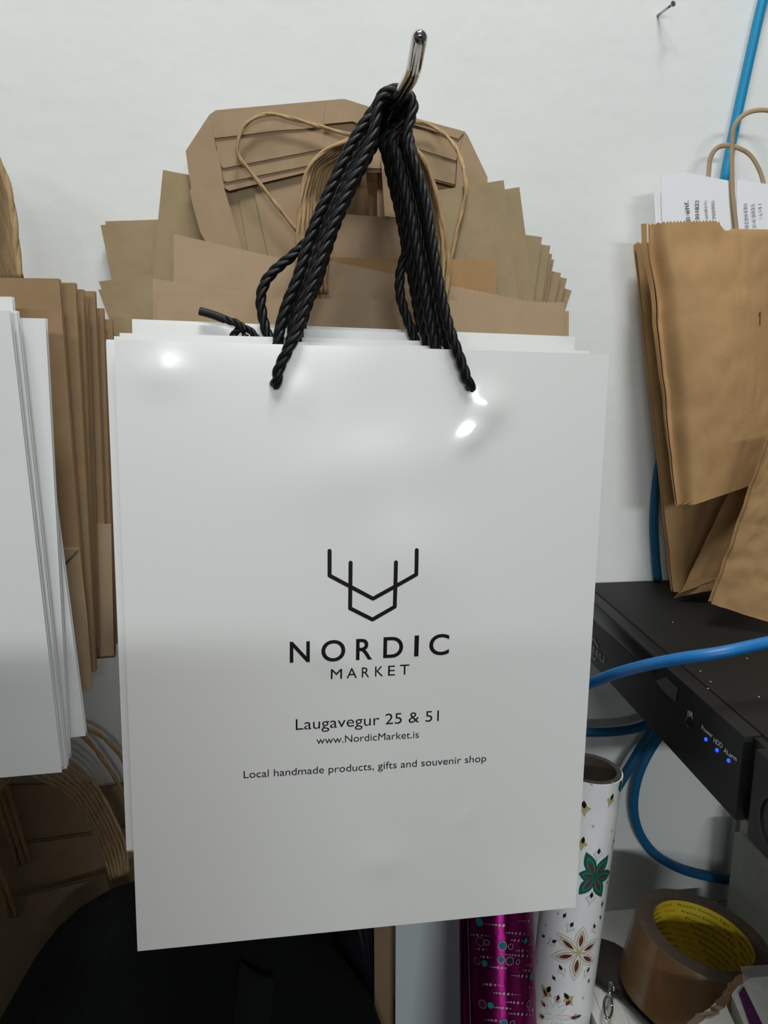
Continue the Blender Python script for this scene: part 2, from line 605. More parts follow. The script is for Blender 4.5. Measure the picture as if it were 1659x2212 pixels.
QA = [at(246, 733, 0.1765), at(1316, 765, 0.1655), at(1243, 1960, 0.1745), at(297, 2055, 0.186)]
rA, fA, fAb, nA = flat_bag('carrier_bag', 'front white glossy carrier bag printed with a shop emblem and address', QA, M['gloss'],
                           th=0.004, group='white carrier bags on the metal peg hook', fn=bagA_bumps, nu=90, nv=110, wob=0.0003, base=0.175, back_off=-0.0042)
GWC = 'white carrier bags on the metal peg hook'
QB = [at(246, 726, 0.1645), at(1274, 758, 0.1545), at(1215, 1925, 0.1630), at(300, 1990, 0.1710)]
rB, fB, fBb, nB = flat_bag('carrier_bag', 'white glossy carrier bag directly behind the printed one, corner showing at right', QB, M['gloss'], th=0.004, group=GWC, seed=2, base=0.17)
QC = [at(258, 719, 0.1530), at(1240, 745, 0.1435), at(1180, 1880, 0.1515), at(308, 1940, 0.159)]
rC, fC, fCb, nC = flat_bag('carrier_bag', 'white glossy carrier bag third from the front, black cord tip behind it', QC, M['gloss'], th=0.004, group=GWC, seed=3, base=0.17)
QE = [at(290, 697, 0.1403), at(1236, 731, 0.1318), at(1185, 1860, 0.1393), at(316, 1900, 0.1458)]
rE, fE, fEb, nE = flat_bag('carrier_bag', 'white glossy carrier bag fourth from the front, second highest top edge', QE, M['gloss'], th=0.004, group=GWC, seed=5, base=0.17)
QD = [at(285, 689, 0.1280), at(1243, 727, 0.1205), at(1190, 1850, 0.1275), at(318, 1890, 0.134)]
rD, fD, fDb, nD = flat_bag('carrier_bag', 'rearmost white glossy carrier bag with the highest top edge, before the brown bags', QD, M['gloss'], th=0.004, group=GWC, seed=4, base=0.17)

LEFT = [(740, 624), (700, 631), (650, 646), (600, 667), (500, 698), (400, 741), (300, 790)]
RIGHT = [(300, 858), (350, 868), (400, 879), (450, 891), (500, 901), (550, 910), (600, 920), (650, 929), (700, 937), (740, 946)]


def depth_on(f, u, v):
    return -f(u, v).y


def handle_path(dt, f, off, lo, ro, lend, rend, lmod=None, rmod=None, up=0.0):
    """From the left hole over the peg to the right hole; dt depth at the peg; f the bag panel it is tied to, off its distance in front."""
    dl, dr = depth_on(f, 0.335, 0.06) + off, depth_on(f, 0.715, 0.06) + off
    ap = shaft(dt) + Vector((0, 0, SR + 0.0031 + up))
    pts = [at(*lend, dl)]
    src = lmod or [(y, x + lo) for y, x in LEFT]
    for y, x in src:
        t = min(1, max(0, (740 - y) / 510.0))
        pts.append(at(x, y, dl + (dt - dl) * t))
    wide = 0.0085
    pts.append(ap + Vector((-wide, 0, -0.0062)))
    pts.append(ap + Vector((-wide * 0.5, 0, -0.0012)))
    pts.append(ap)
    pts.append(ap + Vector((wide * 0.5, 0, -0.0012)))
    pts.append(ap + Vector((wide, 0, -0.0066)))
    src = rmod or [(y, x + ro) for y, x in RIGHT]
    for y, x in src:
        t = min(1, max(0, (740 - y) / 510.0))
        pts.append(at(x, y, dr + (dt - dr) * t))
    pts.append(at(*rend, dr))
    return pts


# front bag: its outer handle comes out of the two punched holes
pA = handle_path(0.1600, fA, 0.0034, 18, 14, (600, 812), (1008, 818),
                 [(795, 603), (745, 627), (716, 642), (650, 662), (600, 679), (500, 714), (400, 757), (300, 803)],
                 [(300, 878), (350, 894), (400, 910), (450, 922), (500, 930), (550, 938), (600, 946), (650, 956), (700, 968), (740, 981), (790, 999)])
for side, px in ((0, (595, 829)), (1, (1016, 836))):
    v0 = 0.078 if side == 0 else 0.0665
    u0 = 0.334 if side == 0 else 0.722
    h = fA(u0, v0)
    for _ in range(6):      # find the panel point under the hole
        r = ray(*px)
        t = (h - CAM).dot(nA) / r.dot(nA)
        e = CAM + r * t - h
        u0 += e.dot((QA[1] - QA[0]).normalized()) / (QA[1] - QA[0]).length
        v0 += e.dot((QA[3] - QA[0]).normalized()) / (QA[3] - QA[0]).length
        h = fA(u0, v0)
    ends = [h - nA * 0.0012, h + nA * 0.0016]
    V, Fc = lathe([(0.0030, 0.0), (0.0030, 0.0002), (0.0033, 0.0002), (0.0035, 0.0)], h, -nA, 24, False, (0, 0))
    obj('punched_hole_rim', (V, Fc), M['gloss'], rA, auto=60)
    pA = ([ends[1], ends[0]] + pA) if side == 0 else (pA + ends)
rope(pA, rA, phase=0.4)
rope(handle_path(0.1534, fAb, -0.0034, -24, -8, (593, 772), (946, 772)), rA, phase=1.1)
# second bag
rope(handle_path(0.1470, fB, 0.0034, 4, 22, (621, 772), (976, 772)), rB, phase=2.0)
rope(handle_path(0.1406, fBb, -0.0034, -24, -24, (593, 772), (930, 772)), rB, phase=0.2)
# third bag, its inner handle slack on both sides
rope(handle_path(0.1342, fC, 0.0034, 16, 4, (633, 772), (958, 772)), rC, phase=0.9)
rope(handle_path(0.1278, fCb, -0.0034, -4, -10, (581, 790), (902, 790),
                 [(735, 581), (700, 571), (650, 563), (610, 573), (580, 598), (550, 634), (500, 684), (450, 712), (400, 738), (300, 790)],
                 [(300, 846), (350, 852), (400, 862), (450, 872), (500, 884), (540, 878), (590, 865), (640, 865), (690, 880), (735, 896)]), rC, phase=2.6)
# fourth bag
rope(handle_path(0.1214, fE, 0.0034, 18, 26, (635, 772), (980, 772)), rE, phase=1.7)
rope(handle_path(0.1150, fEb, -0.0034, 22, -30, (639, 772), (924, 772)), rE, phase=0.5)
# rear bag
rope(handle_path(0.1086, fD, 0.0034, -8, 12, (609, 772), (966, 772)), rD, phase=1.2)
rope(handle_path(0.1022, fDb, -0.0034, -14, -14, (603, 772), (940, 772)), rD, phase=0.0)
# knotted rope end with its hard tip, standing up behind the third bag
kd = depth_on(fCb, 0.25, 0.0)
kp = [at(600, 760, kd - .003), at(560, 735, kd - .003), at(538, 712, kd - .003), at(515, 712, kd - .0035), at(500, 735, kd - .004), at(520, 742, kd - .003), at(530, 722, kd - .001)]
obj('knot', twisted(kp, 0.0020, 0.012, 3, 7, 14), M['rope'], rC)
tp = [at(530, 716, kd - .002), at(515, 700, kd - .002), at(480, 688, kd - .003)]
obj('rope_end', twisted(tp, 0.0022, 0.013, 3, 7, 14), M['rope'], rC)
tq = spline([at(486, 690, kd - .003), at(460, 680, kd - .0035), at(431, 672, kd - .004)], 8)
obj('cord_tip', tube(tq, 0.0022, 12), M['aglet'], rC, auto=40, label='hard dark brown cord tip')


# ---- print on the front bag
def on_bagA(p):
    """Lay a point of the print on the bag's front surface, a hair in front of it."""
    w, h = QA[1] - QA[0], QA[3] - QA[0]
    u = (p - QA[0]).dot(w) / w.length_squared
    v = (p - QA[0]).dot(h) / h.length_squared
    for _ in range(3):
        s = bilin(QA, u, v)
        e = p - s
        u += e.dot(w) / w.length_squared
        v += e.dot(h) / h.length_squared
    return fA(u, max(1e-4, v)) - nA * 0.00012


PC = sum(QA, Vector()) / 4


def plane_hit(px, py):
    r = ray(px, py)
    return CAM + r * ((PC - CAM).dot(nA) / r.dot(nA))


def print_line(body, p0, p1, cap_px, bold=0.0, space=1.0, name='lettering'):
    a, b = plane_hit(*p0), plane_hit(*p1)
    X = (b - a).normalized()
    Y = X.cross(nA)
    if Y.z < 0:
        Y = -Y
    cap = (plane_hit(p0[0], p0[1] - cap_px) - a).length
    g = text_on(body, lambda x, y: on_bagA(a + X * x + Y * y), (b - a).length, cap, bold, space, 6)
    return obj(name, g, M['ink'], rA, smooth=False)


# NORDIC: one word, spaced capitals placed one by one
for ch, x0, x1, yb in (('N', 625.5, 668.5, 1427.5), ('O', 693, 744.5, 1424.5), ('R', 767.5, 802.5, 1421.5), ('D', 826, 868.5, 1417.5), ('I', 892.5, 902, 1414), ('C', 924.5, 967.5, 1412)):
    slope = -0.042
    print_line(ch, (x0, yb), (x1, yb + slope * (x1 - x0)), 46 if ch in 'NRDI' else 45.5, 0.012)
for ch, x0, x1, yb in (('M', 713.5, 737.5, 1463), ('A', 747.5, 769.5, 1461), ('R', 780, 796, 1459.5), ('K', 808.5, 826, 1457.5), ('E', 836.5, 851.5, 1456), ('T', 862, 882, 1454)):
    print_line(ch, (x0, yb), (x1, yb - 0.045 * (x1 - x0)), 22.5, 0.0)
print_line('Laugavegur 25 & 51', (638.5, 1573), (946, 1554), 24.5, -0.004, 1.0)
print_line('www.NordicMarket.is', (683, 1603.5), (903, 1590), 16, -0.002, 1.0)
print_line('Local handmade products, gifts and souvenir shop', (526.5, 1678), (1048.5, 1642.5), 16.5, -0.002, 1.0)


def stroke(pts_px, half):
    P = [plane_hit(*p) for p in pts_px]
    V, F = [], []
    for i in range(len(P) - 1):
        a, b = P[i], P[i + 1]
        t = (b - a).normalized()
        s = t.cross(nA) * half
        m = 8
        b0 = len(V)
        for k in range(m + 1):
            p = a.lerp(b, k / m)
            V += [on_bagA(p + s), on_bagA(p - s)]
        for k in range(m):
            F.append((b0 + 2 * k, b0 + 2 * k + 1, b0 + 2 * k + 3, b0 + 2 * k + 2))
    for p in P:
        b0 = len(V)
        for k in range(14):
            a = 2 * math.pi * k / 14
            X = (QA[1] - QA[0]).normalized()
            V.append(on_bagA(p + X * (math.cos(a) * half) + X.cross(nA) * (math.sin(a) * half)))
        F.append(tuple(range(b0, b0 + 14)))
    return V, F


obj('emblem', join(stroke([(711, 1188), (711, 1241), (804, 1290), (896, 1237), (897, 1185)], 0.00105),
                   stroke([(756, 1213), (755, 1311), (803, 1335), (850.5, 1307), (852.5, 1211)], 0.00105)), M['ink'], rA, smooth=False)


# ================================================================== brown bags on the hook, behind the white ones
GK = 'brown kraft paper bags fanned out on the metal hook'


def rot_quad(px, py, d, ang, w, h, corner='TR'):
    """A w x h rectangle parallel to the wall, one top corner at a pixel, turned by ang degrees (anticlockwise)."""
    c = at(px, py, d)
    a = math.radians(ang)
    X, Dn = Vector((math.cos(a), 0, math.sin(a))), Vector((math.sin(a), 0, -math.cos(a)))
    if corner == 'TR':
        return [c - X * w, c, c + Dn * h, c - X * w + Dn * h]
    return [c, c + X * w, c + X * w + Dn * h, c + Dn * h]


# block-bottom bag pinned up flat behind everything: stacked flaps round an opening
kb = thing('folded_bag', 'brown block-bottom kraft bag opened flat at the top of the fan, octagonal outline', 'paper bag', tuple(at(740, 640, 0.028)), GK)


def flap(name, d, pts, m='kraft', th=0.0006):
    return obj(name, plate([at(x, y, d) for x, y in pts], th), M[m], kb, smooth=False)


flap('back_sheet', 0.0280, [(401, 326), (452, 248), (466, 238), (735, 214), (745, 214), (800, 231), (860, 245), (1004, 284), (1010, 292), (1053, 382), (1053, 640), (815, 640), (815, 360), (700, 360), (700, 640), (520, 640), (414, 420)], 'kraft')
flap('inner_back', 0.0060, [(660, 330), (850, 330), (850, 640), (660, 640)], 'kraft')
flap('inner_edge', 0.0170, [(788, 340), (820, 340), (830, 520), (803, 520)], 'kraft')
flap('inner_strip', 0.0292, [(480, 400), (530, 388), (560, 600), (523, 600)], 'kraft')
flap('inner_strip', 0.0302, [(512, 405), (712, 350), (712, 600), (545, 600)], 'kraft_olive')
flap('inner_strip', 0.0312, [(549, 415), (700, 370), (700, 600), (590, 600)], 'kraft')
flap('inner_strip', 0.0300, [(935, 380), (990, 395), (985, 470), (940, 470)], 'kraft_olive')
flap('upper_flap', 0.0345, [(455, 249), (735, 222), (800, 238), (870, 252), (1003, 287), (985, 345), (983, 403), (938, 391), (830, 372), (662, 372), (495, 412), (483, 405), (463, 298)], 'kraft')
flap('upper_flap', 0.0356, [(455, 249), (735, 221), (800, 237), (870, 251), (1003, 286), (986, 342), (984, 399), (940, 387), (830, 364), (664, 358), (490, 393), (483, 390), (463, 298)], 'kraft')
flap('upper_flap', 0.0367, [(455, 248), (735, 220), (800, 236), (870, 250), (1003, 285), (988, 338), (985, 347), (905, 322), (760, 310), (680, 325), (484, 363), (478, 360), (463, 298)], 'kraft')
flap('upper_flap', 0.0378, [(454, 247), (735, 218), (800, 235), (870, 249), (1003, 285), (990, 300), (870, 262), (760, 262), (660, 278), (610, 281), (467, 298), (463, 297)], 'kraft')
flap('left_flap', 0.0389, [(454, 248), (463, 298), (483, 405), (523, 540), (560, 640), (505, 640), (416, 425), (401, 326)], 'kraft')
flap('left_crease', 0.0398, [(467, 322), (472, 330), (484, 405), (524, 540), (560, 640), (505, 640), (432, 500), (415, 438), (410, 412)], 'kraft')
flap('right_flap', 0.0389, [(1004, 285), (1010, 293), (1053, 383), (1051, 640), (950, 640), (972, 440), (985, 398), (988, 342)], 'kraft')
flap('centre_fold', 0.0400, [(704, 222), (735, 215), (800, 232), (845, 247), (845, 300), (762, 262), (700, 268)], 'kraft')
flap('right_post', 0.0389, [(822, 330), (872, 330), (872, 480), (832, 480)], 'kraft')


def cord(path, root, R=0.00135, name='twisted_handle'):
    return obj(name, twisted(path, R, 0.034, 2, 8, 12, RND.random() * 6, 0.74), M['cord'], root)


cord([at(643, 500, 0.0440), at(600, 446, 0.0440), at(545, 376, 0.0440), at(516, 338, 0.0440), at(514, 305, 0.0440), at(528, 273, 0.0440), at(556, 252, 0.0440), at(590, 247, 0.0440), at(635, 257, 0.0440), at(690, 273, 0.0440), at(755, 291, 0.0440), at(800, 300, 0.022)], kb)
cord([at(845, 262, 0.0440), at(895, 262, 0.0440), at(938, 275, 0.0440), at(975, 305, 0.0540), at(996, 345, 0.0660), at(1006, 395, 0.0762), at(1004, 430, 0.0766), at(992, 480, 0.0765), at(981, 530, 0.0765), at(970, 590, 0.0765), at(964, 640, 0.0765)], kb)

# right side of the fan: each lower one lies further back
FAN_R = [  # corner px, turn, depth, label
    ((1088, 389), 9.5, 0.0736, 'front brown bag of the right fan with the widest face', 'kraft_olive'),
    ((1122, 404), 10.0, 0.0705, 'second brown bag in the right fan, corner just right of the widest face', 'kraft_olive'),
    ((1171, 512), -6.0, 0.0674, 'brown bag whose corner is topmost of the small steps at right', 'kraft_olive'),
    ((1189, 531), -7.0, 0.0643, 'brown bag with second small corner down the stepped right edge', 'kraft_olive'),
    ((1193, 549), -9.0, 0.0612, 'brown bag with third small corner down the stepped right edge', 'kraft'),
    ((1197, 561), -9.0, 0.0581, 'brown bag with fourth small corner down the stepped right edge', 'kraft_olive'),
    ((1212, 590), -10.5, 0.0550, 'brown bag corner third from the bottom of the stepped right edge', 'kraft'),
    ((1225, 602), -12.5, 0.0519, 'brown bag corner second from the bottom of the stepped right edge', 'kraft_olive'),
    ((1235, 628), -17.0, 0.0488, 'lowest and most tilted brown bag corner of the stepped right edge', 'kraft'),
]
for (px, py), ang, d, lab, m in FAN_R:
    q = rot_quad(px, py, d, ang, 0.069 if ang > 0 else 0.10, 0.21)
    flat_bag('kraft_bag', lab, q, M[m], th=0.0018, group=GK, nu=6, nv=6, wob=0.0003, seed=px % 17)

FAN_L = [
    ((352, 367), -9.0, 0.0215, 0.085, 'tall brown bag with steep left edge beside the octagonal bag', 'kraft_olive', 0.21),
    ((346, 488), 5.5, 0.0150, 0.085, 'brown bag showing a narrow corner right of the higher far left corner', 'kraft_olive', 0.2),
    ((217, 486), 4.0, 0.0118, 0.085, 'wide olive brown bag, higher of the two far left corners of the fan', 'kraft_olive', 0.16),
    ((227, 478), 3.0, 0.0086, 0.085, 'brown bag peeping over the top edge of the higher left corner of the fan', 'kraft', 0.16),
    ((212, 626), 10.5, 0.0260, 0.10, 'leaning olive brown bag, lowest far left corner of the fan', 'kraft_olive', 0.16),
    ((213, 608), 8.0, 0.0182, 0.10, 'brown bag just behind the low left corner of the fan', 'kraft_olive', 0.16),
]
for (px, py), ang, d, w, lab, m, h in FAN_L:
    if (px, py) in ((217, 486), (227, 478), (212, 626), (213, 608)):
        a = 8.0 if py < 500 else 17.0
        c = at(px, py, d)
        X = Vector((math.cos(math.radians(ang)), 0, math.sin(math.radians(ang))))
        Dn = Vector((math.sin(math.radians(a)), 0, -math.cos(math.radians(a))))
        q = [c, c + X * w, c + X * w + Dn * h, c + Dn * h]
    else:
        q = rot_quad(px, py, d, ang, w, h, 'TL')
    flat_bag('kraft_bag', lab, q, M[m], th=0.0018, group=GK, nu=6, nv=6, wob=0.0003, seed=py % 13)

# middle layers with pinked (zigzag) tops and twisted handles
mid = []
q = [at(375, 505, 0.0802), at(745, 590, 0.0802), at(735, 900, 0.0802), at(375, 900, 0.0802)]
mid.append(flat_bag('kraft_bag', 'smooth brown bag panel left of the black ropes, top edge slanting down to the right', q, M['kraft_pink'], th=0.0018, group=GK, nu=8, nv=6, wob=0.0004, seed=5))
q = [at(690, 458, 0.0772), at(880, 473, 0.0772), at(900, 900, 0.0772), at(690, 900, 0.0772)]
mid.append(flat_bag('kraft_bag', 'brown bag panel seen between the two bundles of black rope', q, M['kraft_pink'], th=0.0018, group=GK, nu=8, nv=6, wob=0.0004, seed=6))
q = [at(680, 555, 0.0830), at(1072, 562, 0.0830), at(1070, 900, 0.0830), at(690, 900, 0.0830)]
r_, *_ = flat_bag('kraft_bag', 'open brown bag with darker inside and zigzag edge behind the right ropes', q, M['kraft_warm'], th=0.0018, group=GK, nu=8, nv=6, wob=0.0003, seed=7, gusset=False)
q2 = [at(690, 560, 0.0850), at(1160, 656, 0.0850), at(1150, 900, 0.0850), at(700, 900, 0.0850)]


def zig(qq, teeth, seed, amp=0.0007):
    upv = (qq[0] - qq[3]).normalized()

    def g(u, v):
        p = bilin(qq, u, v)
        if v == 0 and round(u * teeth * 2) % 2:
            p = p + upv * amp
        return p + Vector((0, -0.0006 * noise.noise(Vector((u * 3, v * 3, seed))), 0))
    return sheet(g, teeth * 2, 6, 0.0003)


obj('pinked_panel', zig(q2, 44, 3), M['kraft_pink'], r_, auto=50)
mid.append((r_,))
q = [at(330, 603, 0.0880), at(720, 661, 0.0880), at(725, 900, 0.0880), at(332, 900, 0.0880)]
mid.append(flat_bag('kraft_bag', 'brown bag with zigzag top edge sloping from left towards the black ropes', q, M['kraft_pink'], th=0.0018, group=GK, teeth=42, nv=6, wob=0.0003, seed=8))
q = [at(345, 668, 0.0912), at(1229, 672, 0.0912), at(1226, 1000, 0.0912), at(345, 1000, 0.0912)]
mid.append(flat_bag('kraft_bag', 'brown bag whose right edge peeps out behind the front zigzag brown bag', q, M['kraft_pink'], th=0.0018, group=GK, nu=8, nv=6, wob=0.0003, seed=9))
q = [at(338, 641, 0.0948), at(1219, 655, 0.0948), at(1217, 1000, 0.0948), at(340, 1000, 0.0948)]
mid.append(flat_bag('kraft_bag', 'brown bag with long zigzag top edge directly above the white carrier bags', q, M['kraft_pink'], th=0.0024, group=GK, teeth=88, nv=6, wob=0.0003, seed=10))
# two bundles of twisted paper handles running from these bags up to the peg
hb = [(645, 960, 0.0968), (654, 951, 0.0968), (662, 945, 0.0930), (668, 938, 0.0898), (680, 966, 0.0898), (685, 956, 0.0866), (695, 945, 0.0866), (705, 934, 0.0866)]
owners = [mid[5][0], mid[5][0], mid[4][0], mid[3][0], mid[3][0], mid[2][0], mid[2][0], mid[2][0]]
for i, ((xl, xr, d), own) in enumerate(zip(hb, owners)):
    k = i / 7.0
    dt = 0.0982 - 0.0030 * i
    ap = shaft(dt) + Vector((0, 0, SR + 0.0020))
    xo = (i % 4) * 6
    P = [at(xl, 690 if i < 2 else 634, d), at(xl - 2, 600, d), at(xl - 1 + k * 6, 500, d), at(652 + i * 7, 420, d * 0.6 + dt * 0.4), at(668 + i * 7, 362, d * 0.4 + dt * 0.6), at(704 + i * 7, 325 + i * 2, dt),
         at(760, 300, dt), ap + Vector((-0.012, 0, -0.006)), ap, ap + Vector((0.010, 0, -0.006)), at(905 - i * 3, 330, dt), at(934 - i * 3, 390, d * 0.3 + dt * 0.7), at(952 - i * 3, 460, d * 0.6 + dt * 0.4), at(xr + 8 - i, 560, d), at(xr, 690 if i < 2 else 634, d)]
    cord(P, own, 0.00145)


# ================================================================== left hook: white bags over brown bags
GW, GB = 'white paper bags at the left edge', 'brown kraft bags stacked behind the white bags at left'


def left_bag(name, label, tr, br, d, m, tl_y=None, bl_y=None, grp=None, d2=None, th=0.003, w=0.24, seed=1, **k):
    a, b = at(*tr, d), at(*br, d2 or d)
    dn = (b - a)
    X = Vector((1, 0, -0.02 if tl_y is None else tl_y)).normalized()
    Xb = Vector((1, 0, 0.02 if bl_y is None else bl_y)).normalized()
    q = [a - X * w, a, b, b - Xb * w]
    return flat_bag(name, label, q, M[m], th=th, group=grp, seed=seed, **k)


left_bag('white_paper_bag', 'nearest white paper bag at the left edge, largest flat white face', (20, 671), (134, 1668), 0.1950, 'matte', 0.0, 0.03, GW, 0.200, base=0.0, seed=11)
left_bag('white_paper_bag', 'white paper bag one behind the nearest, a thin strip beside its right edge', (36, 671), (145, 1660), 0.1880, 'matte', 0.0, 0.03, GW, 0.193, seed=12)
left_bag('white_paper_bag', 'white paper bag with short flat top showing right of the two nearest white bags', (98, 688), (150, 1640), 0.1800, 'matte', -0.02, 0.03, GW, 0.185, seed=13)
left_bag('white_paper_bag', 'white paper bag kicking out furthest right at the bottom of the left stack', (70, 700), (185, 1590), 0.1730, 'matte', -0.02, 0.05, GW, 0.178, seed=14)
left_bag('white_paper_bag', 'rear white paper bag with tall folded corner peeping above the others at left', (26, 641), (120, 1560), 0.1660, 'matte', 0.0, 0.03, GW, 0.171, seed=15)

LB = [((128, 602), (196, 1487), 0.140, 'kraft_shaded', 'front brown bag beside the white bags at left, broad lit top strip', 0.003),
      ((163, 611), (207, 1452), 0.128, 'kraft_shaded', 'brown bag second behind the white bags at left with dark creased side', 0.003),
      ((180, 625), (208, 1400), 0.117, 'kraft_shaded', 'brown bag third in the dark stack at left, rounded top corner', 0.003),
      ((189, 640), (214, 1400), 0.107, 'kraft_shaded', 'brown bag fourth in the dark stack at left with thin upright edge', 0.003),
      ((205, 629), (238, 1418), 0.096, 'kraft_shaded', 'brown bag with the broad dark side near the back of the left stack', 0.003),
      ((223, 666), (249, 1420), 0.085, 'kraft_shaded', 'brown bag low in the dark gap left of the printed white bag', 0.003),
      ((243, 690), (262, 1390), 0.075, 'kraft_shaded', 'rearmost brown bag of the left stack, almost hidden in shadow', 0.003)]
lroots = []
for i, (tr, br, d, m, lab, th) in enumerate(LB):
    r0 = left_bag('kraft_bag', lab, tr, br, d, m, -0.005, 0.03, GB, d + 0.004, th=th, w=0.20, seed=20 + i, nu=10, nv=10, wob=0.001)
    lroots.append(r0[0])
    if i == 0:   # block bottom folded up with its diagonal crease
        obj('base_fold', plate([at(60, 1187, d + 0.0035), at(172, 1183, d + 0.0035), at(188, 1330, d + 0.0045), at(200, 1488, d + 0.006), at(80, 1500, d + 0.006)], 0.0006), M['kraft'], r0[0], smooth=False)
        obj('corner_fold', plate([at(60, 1187, d + 0.0045), at(170, 1185, d + 0.0045), at(125, 1232, d + 0.0045), at(60, 1280, d + 0.0045)], 0.0006), M['kraft'], r0[0], smooth=False)
    if i == 4:
        obj('base_fold', plate([at(150, 1134, d + 0.0035), at(240, 1132, d + 0.0035), at(246, 1416, d + 0.006), at(190, 1420, d + 0.006)], 0.0006), M['kraft_pink'], r0[0], smooth=False)
# bundle of handles rising from the left brown bags
for i in range(10):
    o = i * 5.0
    d = 0.132 - 0.006 * i
    cord([at(44 - o * 0.8, 603, d), at(38 - o * 0.9, 560, d), at(30 - o, 480, d), at(18 - o, 410, d), at(-6 - o, 345, d), at(-45 - o, 290, d), at(-110, 250, d)], lroots[min(6, i * 7 // 10)], 0.0021)


# ================================================================== right: crumpled brown bags standing on the recorder
GR = 'crumpled brown kraft bags standing on the recorder'


def crumple(seed, amp, sc=9.0):
    def f(u, v):
        a = noise.noise(Vector((u * sc * 0.5 + seed, v * sc, seed * 2.0)))
        b = noise.noise(Vector((u * sc * 1.3 + seed, v * sc * 1.7, seed * 5.0)))
        c = noise.noise(Vector((u * sc * 2.6 - seed, v * sc * 2.9, seed)))
        return amp * (abs(a) * 1.6 + 0.9 * abs(b) + 0.35 * abs(c) - 0.6)
    return f


# rear bag
qRB = [at(1373, 528, 0.018), at(1700, 515, 0.018), at(1700, 1278, 0.046), at(1455, 1279, 0.046)]
rRB, fRB, bRB, nRB = flat_bag('kraft_bag', 'rear crumpled brown bag leaning on the wall with its left edge bare and zigzag top', qRB, M['kraft_warm'], th=0.004, group=GR, teeth=34, nv=40, fn=crumple(3.3, 0.0016), tooth=0.0016, base=0.0)
obj('base_fold', sheet(lambda u, v: bilin([at(1590, 1030, 0.066), at(1655, 1016, 0.070), at(1600, 1256, 0.060), at(1468, 1286, 0.054)], u, v) + Vector((0, -0.004 * math.sin(math.pi * u) + crumple(8.1, 0.0012)(u, v), 0)), 16, 20, 0.0004), M['kraft_warm'], rRB, auto=60)
obj('base_corner', sheet(lambda u, v: bilin([at(1467, 1281, 0.056), at(1560, 1245, 0.064), at(1600, 1262, 0.066), at(1456, 1292, 0.052)], u, v) + Vector((0, crumple(2.1, 0.0010)(u, v), 0)), 10, 6, 0.0004), M['kraft_warm'], rRB, auto=60)
# front bag holding the receipts
qRA = [at(1412, 482, 0.052), at(1735, 492, 0.052), at(1735, 1010, 0.082), at(1476, 1098, 0.082)]


def topcut(u):
    x = u * 323 + 1412
    pts = [(1412, 0), (1540, 6), (1550, 3), (1562, -9), (1569, -14), (1576, -8), (1582, -7), (1735, -5)]
    for i in range(len(pts) - 1):
        if pts[i][0] <= x <= pts[i + 1][0]:
            t = (x - pts[i][0]) / (pts[i + 1][0] - pts[i][0])
            return (pts[i][1] + (pts[i + 1][1] - pts[i][1]) * t) * 0.00029
    return 0.0


rRA = thing('kraft_bag', 'brown kraft bag holding white receipts, zigzag torn top, above the recorder', 'paper bag', tuple((qRA[2] + qRA[3]) * 0.5), GR)
crA = crumple(5.7, 0.0011, 6)


def fRA(u, v):
    p = bilin(qRA, u, v)
    uu = u * 96
    if v < 0.02:
        t = 1 - v / 0.02
        p = p + Vector((0, 0, topcut(u) + (0.0014 if (round(uu) % 2 and u < 0.44) else 0)) ) * t
    bulge = 0.012 * math.sin(math.pi * min(1, u * 1.3)) * math.sin(math.pi * v) - 0.010 * math.exp(-((u - 0.02) / 0.04) ** 2)
    return p + Vector((0.002 * noise.noise(Vector((0, v * 6, 2))) * (1 - u), -bulge - crA(u, v), 0))


obj('front_panel', sheet(fRA, 96, 50, 0.0004), M['kraft_warm'], rRA, auto=60)
obj('side_gusset', sheet(lambda u, v: (fRA(0, v) + Vector((-0.0035 * (1 - v), 0.004, 0))).lerp(fRA(0, v) + Vector((-0.001, 0.0012, 0)), u) + Vector((0, 0, 0.0012 if v == 0 else 0)), 4, 40, 0.0003), M['kraft_warm'], rRA, auto=60)
obj('back_panel', sheet(lambda u, v: bilin([at(1418, 500, 0.030), at(1735, 505, 0.030), at(1735, 1000, 0.062), at(1480, 1080, 0.066)], u, v), 8, 8, 0.0004), M['kraft_warm'], rRA)
obj('base_flap', sheet(lambda u, v: bilin([at(1477, 1090, 0.080), at(1580, 1030, 0.076), at(1577, 1046, 0.070), at(1479, 1104, 0.072)], u, v) + Vector((0, crumple(1.2, 0.0012)(u, v), 0)), 14, 5, 0.0004), M['kraft_warm'], rRA, auto=60)


def strap(path, root, w=0.0032, t=0.0007, m='cord', name='paper_handle'):
    return obj(name, tube(spline(path, 60), 1, 10, True, (w, t), Vector((0, -1, 0.15))), M['kraft'], root)


strap([at(1527, 520, 0.030), at(1528, 420, 0.028), at(1531, 372, 0.026), at(1535, 340, 0.025), at(1547, 321, 0.025), at(1566, 314, 0.025), at(1590, 318, 0.025), at(1617, 332, 0.026), at(1636, 358, 0.027), at(1649, 395, 0.028), at(1655, 450, 0.030)], rRA, 0.0017)
strap([at(1592, 520, 0.0445), at(1590, 485, 0.0440), at(1583, 420, 0.042), at(1581, 350, 0.041), at(1582, 300, 0.040), at(1587, 272, 0.040), at(1604, 250, 0.040), at(1630, 239, 0.040), at(1665, 240, 0.040), at(1710, 262, 0.040), at(1740, 330, 0.041), at(1745, 500, 0.044)], rRA, 0.0016)
# pencil-like mark on the bag
obj('pen_scribble', tube(spline([fRA(0.64, 0.345) + Vector((0, -0.0008, 0)), fRA(0.652, 0.335) + Vector((0, -0.0008, 0)), fRA(0.648, 0.365) + Vector((0, -0.0008, 0)), fRA(0.645, 0.385) + Vector((0, -0.0008, 0))], 20), 0.0003, 6), M['pencil'], rRA)
